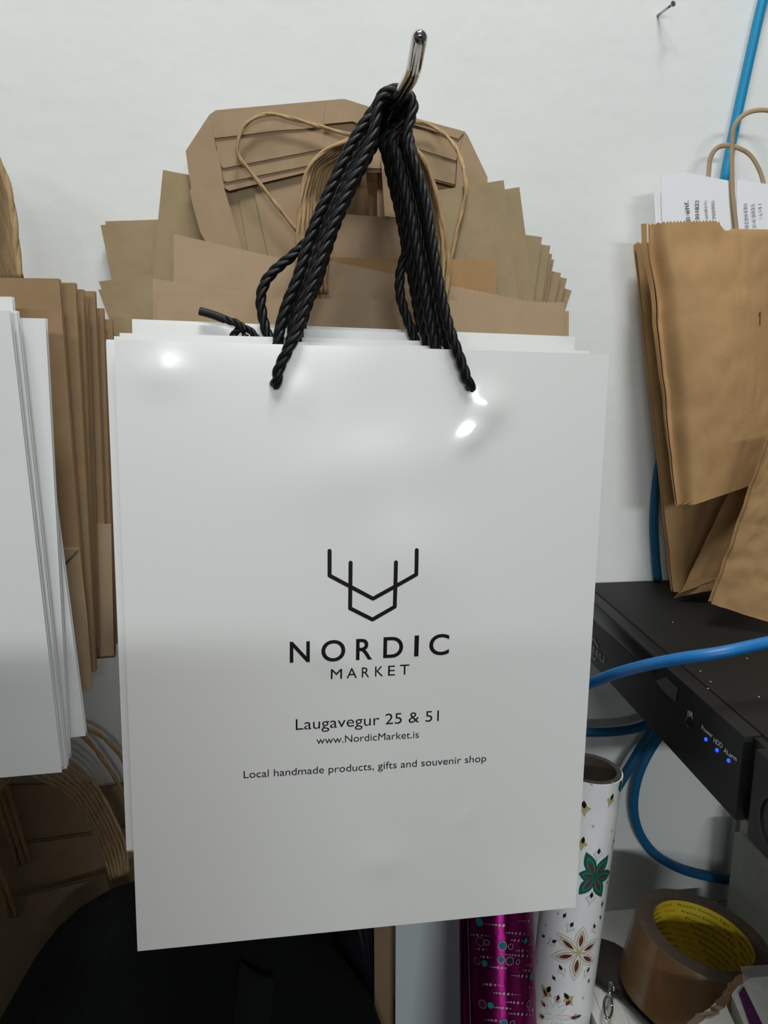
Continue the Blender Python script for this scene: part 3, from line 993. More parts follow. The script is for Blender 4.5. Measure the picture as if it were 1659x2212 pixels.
# lower right bag
qRC = [at(1664, 950, 0.118), at(1800, 920, 0.118), at(1800, 1388, 0.135), at(1537, 1305, 0.104)]
rRC, fRC, bRC, nRC = flat_bag('kraft_bag', 'lower brown bag at the right edge with slanting left side, bottom corner on the recorder', qRC, M['kraft_warm'], th=0.004, group=GR, nu=40, nv=40, fn=crumple(6.6, 0.0015, 6))

# receipts standing in the bag
GP = 'white receipts standing in the brown bag'
p1 = [at(1424, 398, 0.040), at(1528, 376, 0.040), at(1580, 390, 0.040), at(1588, 700, 0.066), at(1432, 700, 0.066)]
rc1 = thing('receipt', 'left white receipt in the brown bag, sideways lettering ending ehf.', 'receipt', tuple(at(1510, 700, 0.050)), GP)
obj('sheet_of_paper', plate([at(1427, 382, 0.0390), at(1480, 372, 0.0390), at(1583, 392, 0.0390), at(1590, 560, 0.0420), at(1434, 560, 0.0420)], 0.0003), M['receipt'], rc1, smooth=False)
obj('curled_edge', plate([at(1412, 400, 0.0365), at(1425, 399, 0.0385), at(1431, 560, 0.0415), at(1420, 560, 0.0405)], 0.0003), M['receipt'], rc1, smooth=False)
rc2 = thing('receipt', 'right white receipt in the brown bag, with sideways numbers and L-51', 'receipt', tuple(at(1640, 700, 0.040)), GP)
obj('sheet_of_paper', plate([at(1592, 387, 0.0330), at(1690, 403, 0.0330), at(1690, 560, 0.0360), at(1592, 560, 0.0360)], 0.0003), M['receipt'], rc2, smooth=False)


def up_text(body, p0, p1, cap_px, d0, root, bold=0.0, m='receipt_ink'):
    """Writing that runs upwards: p0 baseline start (below), p1 baseline end."""
    a, b = at(*p0, d0), at(*p1, d0)
    X = (b - a).normalized()
    Y = Vector((0, -1, 0)).cross(X).normalized()
    if Y.x > 0:
        Y = -Y
    cap = cap_px * (at(p0[0] + 1, p0[1], d0) - at(p0[0], p0[1], d0)).length
    tilt = (0.0525 - 0.0420) / ((at(0, 376, 0.05) - at(0, 560, 0.05)).z)

    def fn(x, y):
        p = a + X * x + Y * y
        zr = at(p0[0], 376, d0).z - p.z
        return p + Vector((0, -0.0004 - 0.0035 * max(0, zr) / 0.055, 0))
    return obj('lettering', text_on(body, fn, (b - a).length, cap, bold, 1.0, 3), M[m], root, smooth=False)


up_text('ill ehf.', (1488, 482), (1485, 434), 9.5, 0.0395, rc1, 0.012, 'receipt_ink_bold')
up_text('201822', (1507, 476), (1507, 433), 8, 0.0395, rc1, 0.01, 'receipt_ink_bold')
up_text('andis.is', (1526, 474), (1524, 434), 7, 0.0395, rc1)
up_text('700900', (1543, 474), (1541, 434), 7, 0.0395, rc1)
up_text('0220430', (1613, 494), (1611, 440), 7.5, 0.0335, rc2)
up_text('2.4.2025', (1629, 494), (1627, 441), 7.5, 0.0335, rc2)
up_text('L-51', (1643, 466), (1642, 441), 7, 0.0335, rc2)

# ================================================================== recorder
XF = at(1236, 1258, 0.0).x            # plane of its front face
DT = math.atan2(0.0085, 0.25)         # it sits slightly nose down towards the room
DO = Vector((XF, -0.003, at(1236, 1258, 0.0).z))
LEN, WID, HGT = 0.335, 0.26, 0.046


def dv(x, y, z):
    """Local: x away from the front face, y out from the wall, z down from the top edge -> world."""
    return DO + Vector((x, -(y * math.cos(DT) + z * math.sin(DT) * 0), -(z + y * math.sin(DT))))


def dbox(x0, x1, y0, y1, z0, z1, bev=0.0008):
    g = box((x0, y0, z0), (x1, y1, z1), bev)
    return [dv(*v) for v in g[0]], [tuple(reversed(f)) for f in g[1]]


def rhit(px, py):
    p = atx(px, py, XF)
    y = (DO.y - p.y) / math.cos(DT)
    z = DO.z - p.z - y * math.sin(DT)
    return y, z


YB, YB2 = rhit(1600, 1660)[0], rhit(1628, 1690)[0]
print('YB', YB, YB2)
rec = thing('video_recorder', 'black video recorder box with blue lights, its side against the wall', 'recorder', tuple(dv(0.13, 0.16, HGT)))
obj('metal_cover', dbox(0.010, WID, 0.0, LEN, 0.0, HGT), M['black_metal'], rec, auto=40)
obj('front_bezel', dbox(0.0, 0.0102, 0.0, YB, 0.0005, HGT + 0.001, 0.0012), M['black_plastic'], rec, auto=40)
obj('bezel_groove', dbox(-0.0002, 0.003, 0.0, 0.13, 0.0130, 0.0134, 0), M['black_gloss'], rec)
obj('gloss_strip', dbox(-0.0003, 0.004, 0.0, 0.14, 0.0015, 0.0125, 0.0002), M['black_gloss'], rec, auto=40)
obj('recessed_band', dbox(0.005, 0.0102, YB, YB2, 0.001, HGT, 0.0006), M['black_plastic'], rec, auto=40)
obj('dial_panel', dbox(-0.001, 0.0102, YB2, LEN, 0.0005, HGT + 0.001, 0.0012), M['black_plastic'], rec, auto=40)
obj('jog_dial', lathe([(0.0175, 0), (0.0175, 0.002), (0.0165, 0.0035), (0.0145, 0.0040), (0.0135, 0.0032), (0.0120, 0.0036), (0.0002, 0.0046)], dv(-0.001, YB2 + 0.0285, 0.024), (-1, 0, 0), 40), M['black_plastic'], rec, auto=35)


def rtext(body, p0, p1, cap, m='grey_print', bold=0.0, name='lettering', space=1.0):
    (y0, z0), (y1, z1) = rhit(*p0), rhit(*p1)
    L = y1 - y0
    g = text_on(body, lambda x, y: dv(-0.0005, y0 + x, z0 + (z1 - z0) * x / L - y), L, cap, bold, space, 3)
    return obj(name, g, M[m], rec, smooth=False)


rtext('SEEU', (1273, 1403), (1306, 1434), 0.0056, 'p_grey', bold=0.005)


def rpoly(px, half=0.0009):
    P = [rhit(*p) for p in px]
    V, F = [], []
    for i in range(len(P) - 1):
        a, b = Vector(P[i]), Vector(P[i + 1])
        t = (b - a).normalized()
        n = Vector((-t.y, t.x)) * half
        k = len(V)
        V += [dv(-0.0005, *(a + n)), dv(-0.0005, *(a - n)), dv(-0.0005, *(b - n)), dv(-0.0005, *(b + n))]
        F.append((k, k + 1, k + 2, k + 3))
    return V, F


obj('emblem', join(rpoly([(1274, 1383), (1284, 1380), (1294, 1399)]), rpoly([(1279, 1413), (1283, 1424), (1289, 1423)])), M['grey_print'], rec, smooth=False)
rtext('IR', (1487, 1546), (1499, 1553), 0.0036, 'white_print')
rtext('Power', (1517, 1575), (1541, 1595), 0.0027, 'white_print', 0.01)
rtext('HDD', (1543, 1603), (1562, 1617), 0.0029, 'white_print', 0.01)
rtext('ALarm', (1565, 1624), (1593, 1645), 0.0027, 'white_print', 0.01)
for px in ((1526, 1597), (1550, 1620.5), (1575, 1643)):
    y, z = rhit(*px)
    obj('indicator_light', lathe([(0.0011, 0), (0.0011, 0.0005), (0.0005, 0.0011)], dv(0, y, z), (-1, 0, 0), 14), M['led'], rec, label='lit blue indicator light', auto=40)
y, z = rhit(1490, 1561)
obj('sensor_ring', lathe([(0.0036, 0), (0.0036, 0.0004), (0.0028, 0.0006), (0.0024, 0.0002), (0.0002, 0.0002)], dv(0, y, z), (-1, 0, 0), 20), M['black_gloss'], rec, auto=40)
obj('worn_sticker', ([dv(-0.0005, *rhit(*p)) for p in ((1417, 1471), (1441, 1462), (1466, 1486), (1461, 1517), (1440, 1498))], [(0, 1, 2, 3, 4)]), M['sticker'], rec, smooth=False)
for px, py in ((1453, 1351), (1513, 1449), (1535, 1470), (1614, 1423), (1640, 1500), (1530, 1484)):
    c = atz(px, py, DO.z - 0.005)
    yy = (DO.y - c.y)
    c.z = DO.z - yy * math.sin(DT) + 0.0003
    obj('dust_speck', ball(c, 0.0006, 6, 4, 1, 1, 0.4), M['p_grey'], rec)
for lx in (0.03, 0.22):
    for ly in (0.04, 0.30):
        obj('rubber_foot', lathe([(0.007, 0), (0.007, 0.004), (0.006, 0.005)], dv(lx, ly, HGT), (0, 0, -1), 16), M['black_plastic'], rec, auto=40)

# grey board cartons that carry the recorder
GX = 0.352
ga = atx(1586, 1797, GX)
gb = atx(1600, 1765, GX + 0.008)
bxa = thing('grey_carton', 'front grey board carton, lowest step, standing under the recorder', 'box', (GX + 0.01, -0.12, TZ), 'grey cartons under the recorder')
obj('carton_body', box((GX, -0.24, TZ), (GX + 0.0065, min(-0.003, ga.y), ga.z), 0.0006), M['greyboard'], bxa, auto=40)
bxb = thing('grey_carton', 'taller grey board carton right behind the lowest grey step', 'box', (GX + 0.02, -0.12, TZ), 'grey cartons under the recorder')
obj('carton_body', box((GX + 0.008, -0.24, TZ), (GX + 0.022, min(-0.003, gb.y), gb.z), 0.0006), M['greyboard'], bxb, auto=40)
bxc = thing('grey_carton', 'rear grey carton carrying the recorder, mostly hidden under it', 'box', (GX + 0.06, -0.12, TZ), 'grey cartons under the recorder')
obj('carton_body', box((GX + 0.025, -0.26, TZ), (GX + 0.14, -0.02, dv(0, 0.27, HGT + 0.005).z - 0.0005), 0.0006), M['greyboard'], bxc, auto=40)
print('cartons', ga, gb)
# wide flat white box on the table, carrying purse and tape
FZ = 0.024
fa, fb = atz(1303, 1968, FZ), atz(1256, 2140, FZ)
fbx = thing('flat_white_box', 'wide flat white box lying on the table under the purse and tape roll', 'box', (0.29, -0.2, TZ))
obj('box_lid', box((fb.x, -0.40, FZ - 0.008), (0.3475, fa.y, FZ), 0.0008), M['white_box'], fbx, auto=40)
obj('box_tray', box((fb.x + 0.001, -0.399, TZ), (0.3465, fa.y - 0.001, FZ - 0.0082), 0.0006), M['white_box'], fbx, auto=40)
TABLE_Z, TZ = TZ, FZ

# ================================================================== blue cables
GC = 'blue network cables around the recorder'


def cable(label, path, r, m='blue', n=60):
    t = thing('network_cable', label, 'cable', tuple(path[-1]), GC)
    obj('cable_jacket', tube(spline(path, n), r, 12), M[m], t)
    return t


cable('light blue cable hanging down the wall at upper right behind the receipts', [at(1668, -60, 0.006), at(1648, 0, 0.006), at(1625, 100, 0.006), at(1603, 200, 0.006), at(1584, 290, 0.007), at(1565, 390, 0.010), at(1550, 480, 0.007), at(1560, 640, 0.007)], 0.0034, 'blue_lan', 90)
cable('shaded blue cable rising behind the crumpled bags from the recorder top', [at(1520, 760, 0.005), at(1460, 900, 0.005), at(1425, 1000, 0.005), at(1413, 1110, 0.005), at(1416, 1200, 0.005), at(1421, 1252, 0.006)], 0.0034, 'blue_shaded')  # lower stretch of the wall cable, its shade carried by the jacket colour
cable('blue cable crossing in front of the black recorder from the right edge', [at(1200, 1505, 0.13), at(1250, 1486, 0.140), at(1275, 1476, 0.150), at(1330, 1455, 0.172), at(1400, 1436, 0.195), at(1480, 1421, 0.212), at(1560, 1409, 0.220), at(1659, 1388, 0.220), at(1760, 1368, 0.220)], 0.0032)
cable('shaded blue cable lying level below the recorder, running behind the printed bag', [at(1200, 1572, 0.03), at(1260, 1581, 0.03), at(1330, 1580, 0.03), at(1390, 1568, 0.03), at(1430, 1540, 0.03), at(1500, 1500, 0.02)], 0.0036, 'blue_shaded')
cable('blue cable hanging from the recorder behind the white flower roll', [at(1440, 1545, 0.018), at(1402, 1590, 0.018), at(1370, 1640, 0.018), at(1340, 1690, 0.018), at(1310, 1740, 0.018), at(1250, 1830, 0.018)], 0.0040, 'blue_shaded')
cable('blue cable making the large loop on the wall right of the white flower roll', [at(1470, 1545, 0.010), at(1425, 1590, 0.009), at(1385, 1660, 0.008), at(1369, 1730, 0.007), at(1378, 1790, 0.006), at(1410, 1840, 0.006), at(1460, 1873, 0.006), at(1520, 1892, 0.006), at(1600, 1905, 0.006), at(1700, 1915, 0.006)], 0.0037, 'blue_shaded2')


# ================================================================== gift wrap rolls
class Roll:
    def __init__(self, top, bot, r):
        self.O, self.A, self.r = top, (bot - top).normalized(), r
        self.L = (bot - top).length
        v = (CAM - top)
        self.e1 = (v - self.A * v.dot(self.A)).normalized()
        self.e2 = self.A.cross(self.e1)

    def p(self, a, s, off=0.0):
        """a = arc length round the roll from the side facing the room, s = length down from the top."""
        f = a / self.r
        return self.O + self.A * s + (self.e1 * math.cos(f) + self.e2 * math.sin(f)) * (self.r + off)

    def hit(self, px, py):
        d = ray(px, py).normalized()
        w = CAM - self.O
        dp, wp = d - self.A * d.dot(self.A), w - self.A * w.dot(self.A)
        a, b, c = dp.dot(dp), 2 * dp.dot(wp), wp.dot(wp) - self.r ** 2
        D = b * b - 4 * a * c
        t = (-b - math.sqrt(max(0, D))) / (2 * a)
        x = CAM + d * t - self.O
        s = x.dot(self.A)
        f = math.atan2(x.dot(self.e2), x.dot(self.e1))
        return f * self.r, s

    def shape(self, outline, ca, cs, off, rings=3):
        """A flat print: outline [(a, s)] about a centre, laid round the roll."""
        n = len(outline)
        V, F = [self.p(ca, cs, off)], []
        for k in range(1, rings + 1):
            for a, s in outline:
                V.append(self.p(ca + a * k / rings, cs + s * k / rings, off))
        for i in range(n):
            F.append((0, 1 + i, 1 + (i + 1) % n))
        for k in range(1, rings):
            for i in range(n):
                a, b = 1 + (k - 1) * n + i, 1 + (k - 1) * n + (i + 1) % n
                F.append((a, a + n, b + n, b))
        return V, F


def petal(L, wd, ang, t0=0.0, n=9):
    """Leaf outline from t0*L to L along ang; returns outline and its centre."""
    ca, sa = math.cos(ang), math.sin(ang)
    mid_ = L * (1 + t0) / 2
    h = L * (1 - t0) / 2
    pts = []
    for i in range(n):
        t = -1 + 2 * i / n
        pts.append((t * h, wd * (1 - abs(t) ** 1.7)))
    for i in range(n):
        t = 1 - 2 * i / n
        pts.append((t * h, -wd * (1 - abs(t) ** 1.7)))
    return [(x * ca - y * sa, x * sa + y * ca) for x, y in pts], (mid_ * ca, mid_ * sa)


def diamond(L, wd, ang, n=4):
    ca, sa = math.cos(ang), math.sin(ang)
    pts = []
    for k in range(4):
        c0 = [(L, 0), (0, wd), (-L, 0), (0, -wd)][k]
        c1 = [(L, 0), (0, wd), (-L, 0), (0, -wd)][(k + 1) % 4]
        for i in range(n):
            t = i / n
            x, y = c0[0] + (c1[0] - c0[0]) * t, c0[1] + (c1[1] - c0[1]) * t
            b = 1 - 0.27 * math.sin(math.pi * t)
            pts.append((x * b, y * b))
    return [(x * ca - y * sa, x * sa + y * ca) for x, y in pts]


# white roll with flowers
wr = Roll(at(1273, 1660, 0.112), at(1212, 2135, 0.118), 0.0218)
BCZ = at(1263, 2192, 0.06).z
bot = wr.O + wr.A * ((wr.O.z - BCZ - 0.0055) / -wr.A.z)
wr.L = (bot - wr.O).length
bot_w = bot
wrt = thing('gift_wrap_roll', 'white gift wrap roll printed with green and red flowers leaning beside the table', 'wrapping paper', tuple(bot), 'rolls of gift wrap')
obj('wrap_paper', lathe([(0.0195, 0.0), (0.0218, 0.0), (0.0218, wr.L)], wr.O, wr.A, 56, False, (0, 1)), M['wrap_white'], wrt, auto=40)
obj('inner_tube', lathe([(0.0176, 0.22), (0.0176, -0.0005), (0.0195, -0.0012), (0.0208, -0.0010), (0.0210, 0.0005)], wr.O, wr.A, 48, False, (1, 0)), M['core_dark'], wrt, auto=40)
# paper edge overlap line
obj('paper_overlap', ([wr.p(0.026 + 0.0004 * k, s, 0.0005 + 0.0002 * k) for s in (0.002, wr.L * 0.98) for k in (0, 1, 2)], [(0, 1, 4, 3), (1, 2, 5, 4)]), M['wrap_white'], wrt)


def flower(roll, px, py, dirs, Lp, wd, mats, root, inner=None, name='printed_flower'):
    ca, cs = roll.hit(px, py)
    gs = {}
    for (tx, ty) in dirs:
        a, s = roll.hit(tx, ty)
        ang = math.atan2(s - cs, a - ca)
        L = math.hypot(a - ca, s - cs)
        for off, m, k, kw, t0 in mats:
            o, c = petal(L * k, wd * kw, ang, t0)
            gs.setdefault((off, m), []).append(roll.shape(o, ca + c[0], cs + c[1], off))
    for (off, m), lst in sorted(gs.items()):
        obj(name, join(*lst), M[m], root)


flower(wr, 1284, 1893, [(1266, 1840), (1314, 1846), (1250, 1886), (1317, 1884), (1250, 1932), (1299, 1937)], 0.015, 0.0042,
       [(0.00018, 'p_green', 1.0, 1.0, 0.0), (0.00025, 'p_greenlight', 0.78, 0.52, 0.12), (0.00035, 'p_green', 0.74, 0.43, 0.14), (0.00045, 'p_red', 0.58, 0.28, 0.25)], wrt)
flower(wr, 1250, 2058, [(1260, 2003), (1204, 2015), (1290, 2028), (1193, 2066), (1283, 2078), (1240, 2116)], 0.017, 0.0040,
       [(0.00012, 'p_grey', 1.05, 1.12, 0.0), (0.00018, 'p_white', 1.02, 1.04, 0.0), (0.00025, 'p_gold', 0.90, 0.72, 0.0), (0.00035, 'p_white', 0.80, 0.52, 0.1), (0.00045, 'p_red', 0.74, 0.36, 0.30)], wrt)
flower(wr, 1198, 2194, [(1175, 2135), (1232, 2160), (1205, 2155), (1172, 2165), (1246, 2196), (1168, 2195), (1225, 2230), (1195, 2245)], 0.017, 0.0020,
       [(0.00012, 'p_grey', 0.90, 1.0, 0.0), (0.00018, 'p_white', 0.88, 0.86, 0.0), (0.00025, 'p_gold', 1.15, 1.0, 0.62), (0.00035, 'p_red', 1.0, 0.6, 0.70)], wrt)
dgold, dblack, dwhite, dgrey = [], [], [], []
for px, py, L, w_, ang, kind in ((1319, 1728, .0050, .0034, 1.3, 1), (1262, 1746, .0058, .0045, 1.7, 1), (1258, 1822, .0056, .0034, 1.5, 1), (1292, 1845, .0046, .0034, 1.5, 0),
                                 (1276, 1940, .0050, .0036, 1.5, 0), (1310, 1910, .0028, .0016, 1.4, 0), (1324, 1822, .0036, .0018, 1.4, 0), (1232, 2002, .0046, .0030, 1.2, 0),
                                 (1284, 2005, .0044, .0026, 1.9, 0), (1193, 2035, .0046, .0028, 0.8, 0), (1214, 2096, .0046, .0030, 2.1, 0), (1267, 2100, .0044, .0026, 1.1, 0),
                                 (1182, 2143, .0066, .0040, 1.2, 1), (1228, 2158, .0060, .0042, 2.2, 1), (1243, 2196, .0048, .0026, 0.1, 1), (1220, 1977, .0026, .0012, 1.2, 2),
                                 (1175, 2022, .0026, .0012, 0.7, 2), (1296, 1981, .0026, .0010, 1.9, 2), (1197, 2112, .0024, .0014, 2.3, 2), (1271, 2118, .0020, .0010, 1.3, 2), (1300, 1952, .0030, .0012, 1.5, 2),
                                 (1205, 2160, .0044, .0026, 1.5, 0)):
    a, s = wr.hit(px, py)
    if kind == 1:
        dgold.append(wr.shape(diamond(L, w_, ang), a, s, 0.00025))
    elif kind == 0:
        dgrey.append(wr.shape(diamond(L * 1.1, w_ * 1.1, ang), a, s, 0.00025))
        dwhite.append(wr.shape(diamond(L * 0.98, w_ * 0.96, ang), a, s, 0.00035))
    if kind == 2:
        dblack.append(wr.shape(diamond(L, w_, ang), a, s, 0.00045))
    else:
        o, c = petal(L * 0.9, w_ * 0.34, ang)
        dblack.append(wr.shape(o, a - c[0], s - c[1], 0.00045))
stars = []
for px, py in ((1278, 1693), (1281, 1784), (1321, 1794), (1206, 1973), (1180, 1999), (1259, 2155), (1323, 1690), (1160, 2076)):
    a, s = wr.hit(px, py)
    o = []
    for k in range(10):
        r_k = 0.0014 if k % 2 == 0 else 0.0005
        o.append((r_k * math.sin(k * math.pi / 5), -r_k * math.cos(k * math.pi / 5)))
    stars.append(wr.shape(o, a, s, 0.00025, 1))
for lst, m, nm in ((dgold, 'p_gold', 'printed_diamond'), (dgrey, 'p_grey', 'diamond_outline'), (dwhite, 'p_white', 'printed_diamond'), (dblack, 'ink', 'printed_seed'), (stars, 'p_grey', 'printed_star')):
    for g_ in lst:
        obj(nm, g_, M[m], wrt)
o, c = petal(0.010, 0.003, 1.9)
a, s = wr.hit(1340, 1698)
obj('printed_leaf', wr.shape(o, a, s, 0.0002), M['p_green'], wrt)

# magenta foil roll
mr = Roll(at(1068, 1890, 0.122), at(1074, 2150, 0.146), 0.0248)
bot = mr.O + mr.A * ((mr.O.z - FLOOR - 0.002) / -mr.A.z)
mr.L = (bot - mr.O).length
mrt = thing('gift_wrap_roll', 'shiny magenta foil gift wrap roll with dots, left of the white flower roll', 'wrapping paper', tuple(bot), 'rolls of gift wrap')
obj('wrap_paper', lathe([(0.0215, 0.0), (0.0248, 0.0), (0.0248, mr.L)], mr.O, mr.A, 64, False, (0, 1)), M['magenta'], mrt, auto=40)
obj('inner_tube', lathe([(0.0200, 0.22), (0.0200, -0.0005), (0.0215, -0.0010), (0.0225, -0.0006), (0.0226, 0.0005)], mr.O, mr.A, 40, False, (1, 0)), M['core_dark'], mrt, auto=40)
seam = []
for px0 in (1012,):
    for k in range(26):
        y0 = 1960 + k * 11
        a0, s0 = mr.hit(px0 + (y0 - 1990) * 0.025, y0)
        seam.append(([mr.p(a0 - 0.0004, s0, 0.0006), mr.p(a0 + 0.0004, s0, 0.0006), mr.p(a0 + 0.0004, s0 + 0.0028, 0.0006), mr.p(a0 - 0.0004, s0 + 0.0028, 0.0006)], [(0, 1, 2, 3)]))
obj('seam_or_glint', join(*seam), M['holo'], mrt)['kind'] = 'stuff'


def disc(roll, a, s, r, off, n=14):
    return roll.shape([(r * math.cos(2 * math.pi * k / n), r * math.sin(2 * math.pi * k / n)) for k in range(n)], a, s, off, 1)


def ringshape(roll, a, s, r, w, off, n=20):
    V, F = [], []
    for k in range(n):
        t = 2 * math.pi * k / n
        V += [roll.p(a + r * math.cos(t), s + r * math.sin(t), off), roll.p(a + (r - w) * math.cos(t), s + (r - w) * math.sin(t), off)]
    for k in range(n):
        k2 = (k + 1) % n
        F.append((2 * k, 2 * k2, 2 * k2 + 1, 2 * k + 1))
    return V, F


dots, teal, dark, rings = [], [], [], []
for px, py, r, kind in ((1036, 1991, .0026, 't'), (1038, 2033, .0028, 'r'), (1052, 2035, .0018, 'r'), (1085, 2042, .0027, 'd'), (1102, 2044, .0018, 'r'), (1082, 2072, .0022, 'd'), (1100, 2075, .0026, 'r'),
                        (1117, 2077, .0016, 'r'), (1047, 2080, .0019, 't'), (1032, 2075, .0022, 'r'), (1043, 2168, .0026, 'r'), (1060, 2171, .0019, 't'), (1140, 2168, .0020, 'r'), (1088, 2208, .0022, 'd'),
                        (1106, 2209, .0017, 'r'), (1134, 2032, .0018, 't'), (1147, 2108, .0024, 't'), (1143, 2033, .0020, 'r')):
    a, s = mr.hit(px, py)
    if kind == 't':
        teal.append(disc(mr, a, s, r, 0.0006))
    else:
        rings.append(ringshape(mr, a, s, r, 0.00035, 0.0008))
        if kind == 'd':
            teal.append(disc(mr, a, s, r * 0.85, 0.0006))
        else:
            dark.append(disc(mr, a, s, r * 0.85, 0.0005))
rows = [(1995, 1045, 1095), (2018, 1018, 1060), (1988, 1120, 1148), (2014, 1095, 1150), (2030, 1105, 1132), (2049, 1030, 1055), (2052, 1115, 1140), (2060, 1080, 1150), (2066, 1040, 1062), (2088, 1060, 1092),
        (2084, 1135, 1150), (2095, 1130, 1150), (2106, 1105, 1148), (2125, 1046, 1090), (2132, 1142, 1150), (2144, 1068, 1122), (2163, 1090, 1130), (2175, 1068, 1105), (2188, 1100, 1152), (2202, 1048, 1082), (2180, 1138, 1155)]
for y0, xa, xb in rows:
    x = xa
    pk = xa + (xb - xa) * RND.uniform(0.3, 0.8)
    while x < xb:
        sz = max(0.0003, 0.0010 * (1 - abs(x - pk) / (xb - xa) * 1.3))
        a, s = mr.hit(x, y0 + (x - xa) * 0.08)
        dots.append(disc(mr, a, s, sz, 0.0006, 10))
        x += sz * 2 / 0.0003 * 1.25 + 1.5
obj('foil_dots', join(*dots), M['holo'], mrt)['kind'] = 'stuff'
for lst, m, nm in ((teal, 'teal_dot', 'foil_disc'), (dark, 'dark_dot', 'foil_disc'), (rings, 'holo', 'foil_ring')):
    for g_ in lst:
        obj(nm, g_, M[m], mrt)

# black glossy roll, its right edge clear of the rucksack
br_ = Roll(at(735, 1800, 0.027), at(812, 2212, 0.027), 0.0225)
bot = br_.O + br_.A * ((br_.O.z - FLOOR - 0.004) / -br_.A.z)
br_.L = (bot - br_.O).length
brt = thing('gift_wrap_roll', 'glossy black wrapping roll leaning behind the black rucksack', 'wrapping paper', tuple(bot), 'rolls of gift wrap')
obj('wrap_paper', lathe([(0.019, 0.0), (0.0225, 0.0), (0.0225, br_.L)], br_.O, br_.A, 56, False, (0, 1)), M['black_foil'], brt, auto=40)
obj('inner_tube', lathe([(0.0175, 0.22), (0.0175, -0.0005), (0.0190, -0.0010), (0.0205, -0.0006), (0.0206, 0.0005)], br_.O, br_.A, 40, False, (1, 0)), M['core_dark'], brt, auto=40)

aa, ss = br_.hit(818, 2010)
obj('seam_or_glint', join(*[([br_.p(aa - 0.0004, ss + 0.004 * k, 0.0005), br_.p(aa + 0.0004, ss + 0.004 * k, 0.0005), br_.p(aa + 0.0004, ss + 0.004 * k + 0.0034, 0.0005), br_.p(aa - 0.0004, ss + 0.004 * k + 0.0034, 0.0005)], [(0, 1, 2, 3)]) for k in range(-4, 40)]), M['holo'], brt)['kind'] = 'stuff'  # pale strip painting the glint along the film edge
# strip of brown board against the wall
bd = thing('cardboard_strip', 'upright strip of brown board against the wall beside the black roll', 'cardboard', tuple(at(835, 2300, 0.01)))
ba, bb = at(808, 1950, 0.0545), at(851, 2050, 0.0545)
obj('board', box((ba.x, -0.0545, FLOOR), (bb.x, -0.0520, ba.z), 0.0005), M['brownboard'], bd, auto=40)
pb = thing('pale_board', 'pale grey board standing upright between the black and magenta rolls', 'board', tuple(at(925, 2300, 0.07)))
pa, pc_ = at(853, 2050, 0.066), at(1010, 1900, 0.066)
obj('board', box((pa.x, -0.070, FLOOR), (pc_.x, -0.066, pc_.z), 0.0005), M['pale_board'], pb, auto=40)
# blue carton low beside the table; the white roll stands on it
bl = thing('blue_carton', 'blue carton low down under the white flower roll', 'box', (0.17, -0.08, FLOOR))
bcx = at(1264, 2192, 0.06).x
obj('carton_body', box((bot_w.x - 0.010, -0.142, FLOOR), (min(bcx, fb.x - 0.002), -0.012, BCZ), 0.001), mat('blue_card', (0.01, 0.05, 0.22), 0.5), bl, auto=40)

# ================================================================== lower left: brown bags with twisted handles, black rucksack
GL = 'brown bags with twisted handles low at left'
LL = [([at(-160, 1765, 0.008), at(292, 1690, 0.008)], 0.008, 'rear brown bag low at left under the white bags, level dark top edge', 0.32),
      ([at(-120, 1700, 0.015), at(200, 1694, 0.015)], 0.015, 'brown bag low at left with light gap above its level top edge', 0.32),
      ([at(-120, 1850, 0.022), at(300, 1790, 0.022)], 0.022, 'brown bag low at left, second from the front', 0.32),
      ([at(-120, 1985, 0.036), at(320, 1868, 0.036)], 0.036, 'front brown bag low at left, long slanting top edge above the black rucksack', 0.32)]
lls = []
for i, ((a, b), d, lab, h) in enumerate(LL):
    X = (b - a).normalized()
    Dn = Vector((X.z, 0, -X.x)) if X.x > 0 else Vector((0, 0, -1))
    hh = 0.36
    q = [a, b, b + Dn * hh, a + Dn * hh]
    r0 = flat_bag('kraft_bag', lab, q, M['kraft'], th=0.003, group=GL, nu=10, nv=8, wob=0.0008, seed=40 + i)
    lls.append(r0[0])
    # glued handle patch inside the top
# twisted handles: two bundles rooted at the slanting front edges
for i in range(7):
    o = i * 8.0
    d = 0.0385 + 0.0031 * i
    own = lls[3] if i < 4 else lls[2]
    cord([at(242 + o * 0.7, 1905 - i * 3, d + 0.004), at(225 + o, 1850 - i * 3, d), at(196 + o * 1.1, 1785 - i * 2, d), at(150 + o * 1.25, 1720 - i * 3, d), at(95 + o * 1.3, 1688 - i * 6, d), at(30 + o, 1672 - i * 8, d), at(-30 + o, 1690, d), at(-60, 1760, d)], own, 0.0013)
for i in range(3):
    o = i * 14
    d = 0.030 - 0.0032 * i
    cord([at(66 - o, 1862 + i * 4, d), at(50 - o, 1815, d), at(30 - o, 1750, d - 0.003), at(12 - o, 1698, d - 0.005), at(-10 - o, 1660, d - 0.006), at(-60, 1620, d - 0.008)], lls[2], 0.0017)
for i in range(2):
    o = i * 16
    d = 0.042 - 0.0034 * i
    cord([at(36 - o, 1978 + i * 4, d), at(18 - o, 1925, d), at(-5 - o, 1870, d - 0.003), at(-50 - o, 1800, d - 0.005)], lls[3], 0.0018)
for i, (xs) in enumerate(((150, 190, 225, 260, 290, 320), (172, 222, 262, 290, 312, 330))):
    d = 0.0265 - 0.005 * i
    cord([at(60, 1560, d), at(xs[0] - 40, 1562, d), at(xs[0], 1572 + i * -6, d), at(xs[1], 1600 - i * 8, d), at(xs[2], 1645 - i * 10, d), at(xs[3], 1700 - i * 8, d), at(xs[4], 1765, d), at(xs[5], 1850, d)], lls[0], 0.0018)

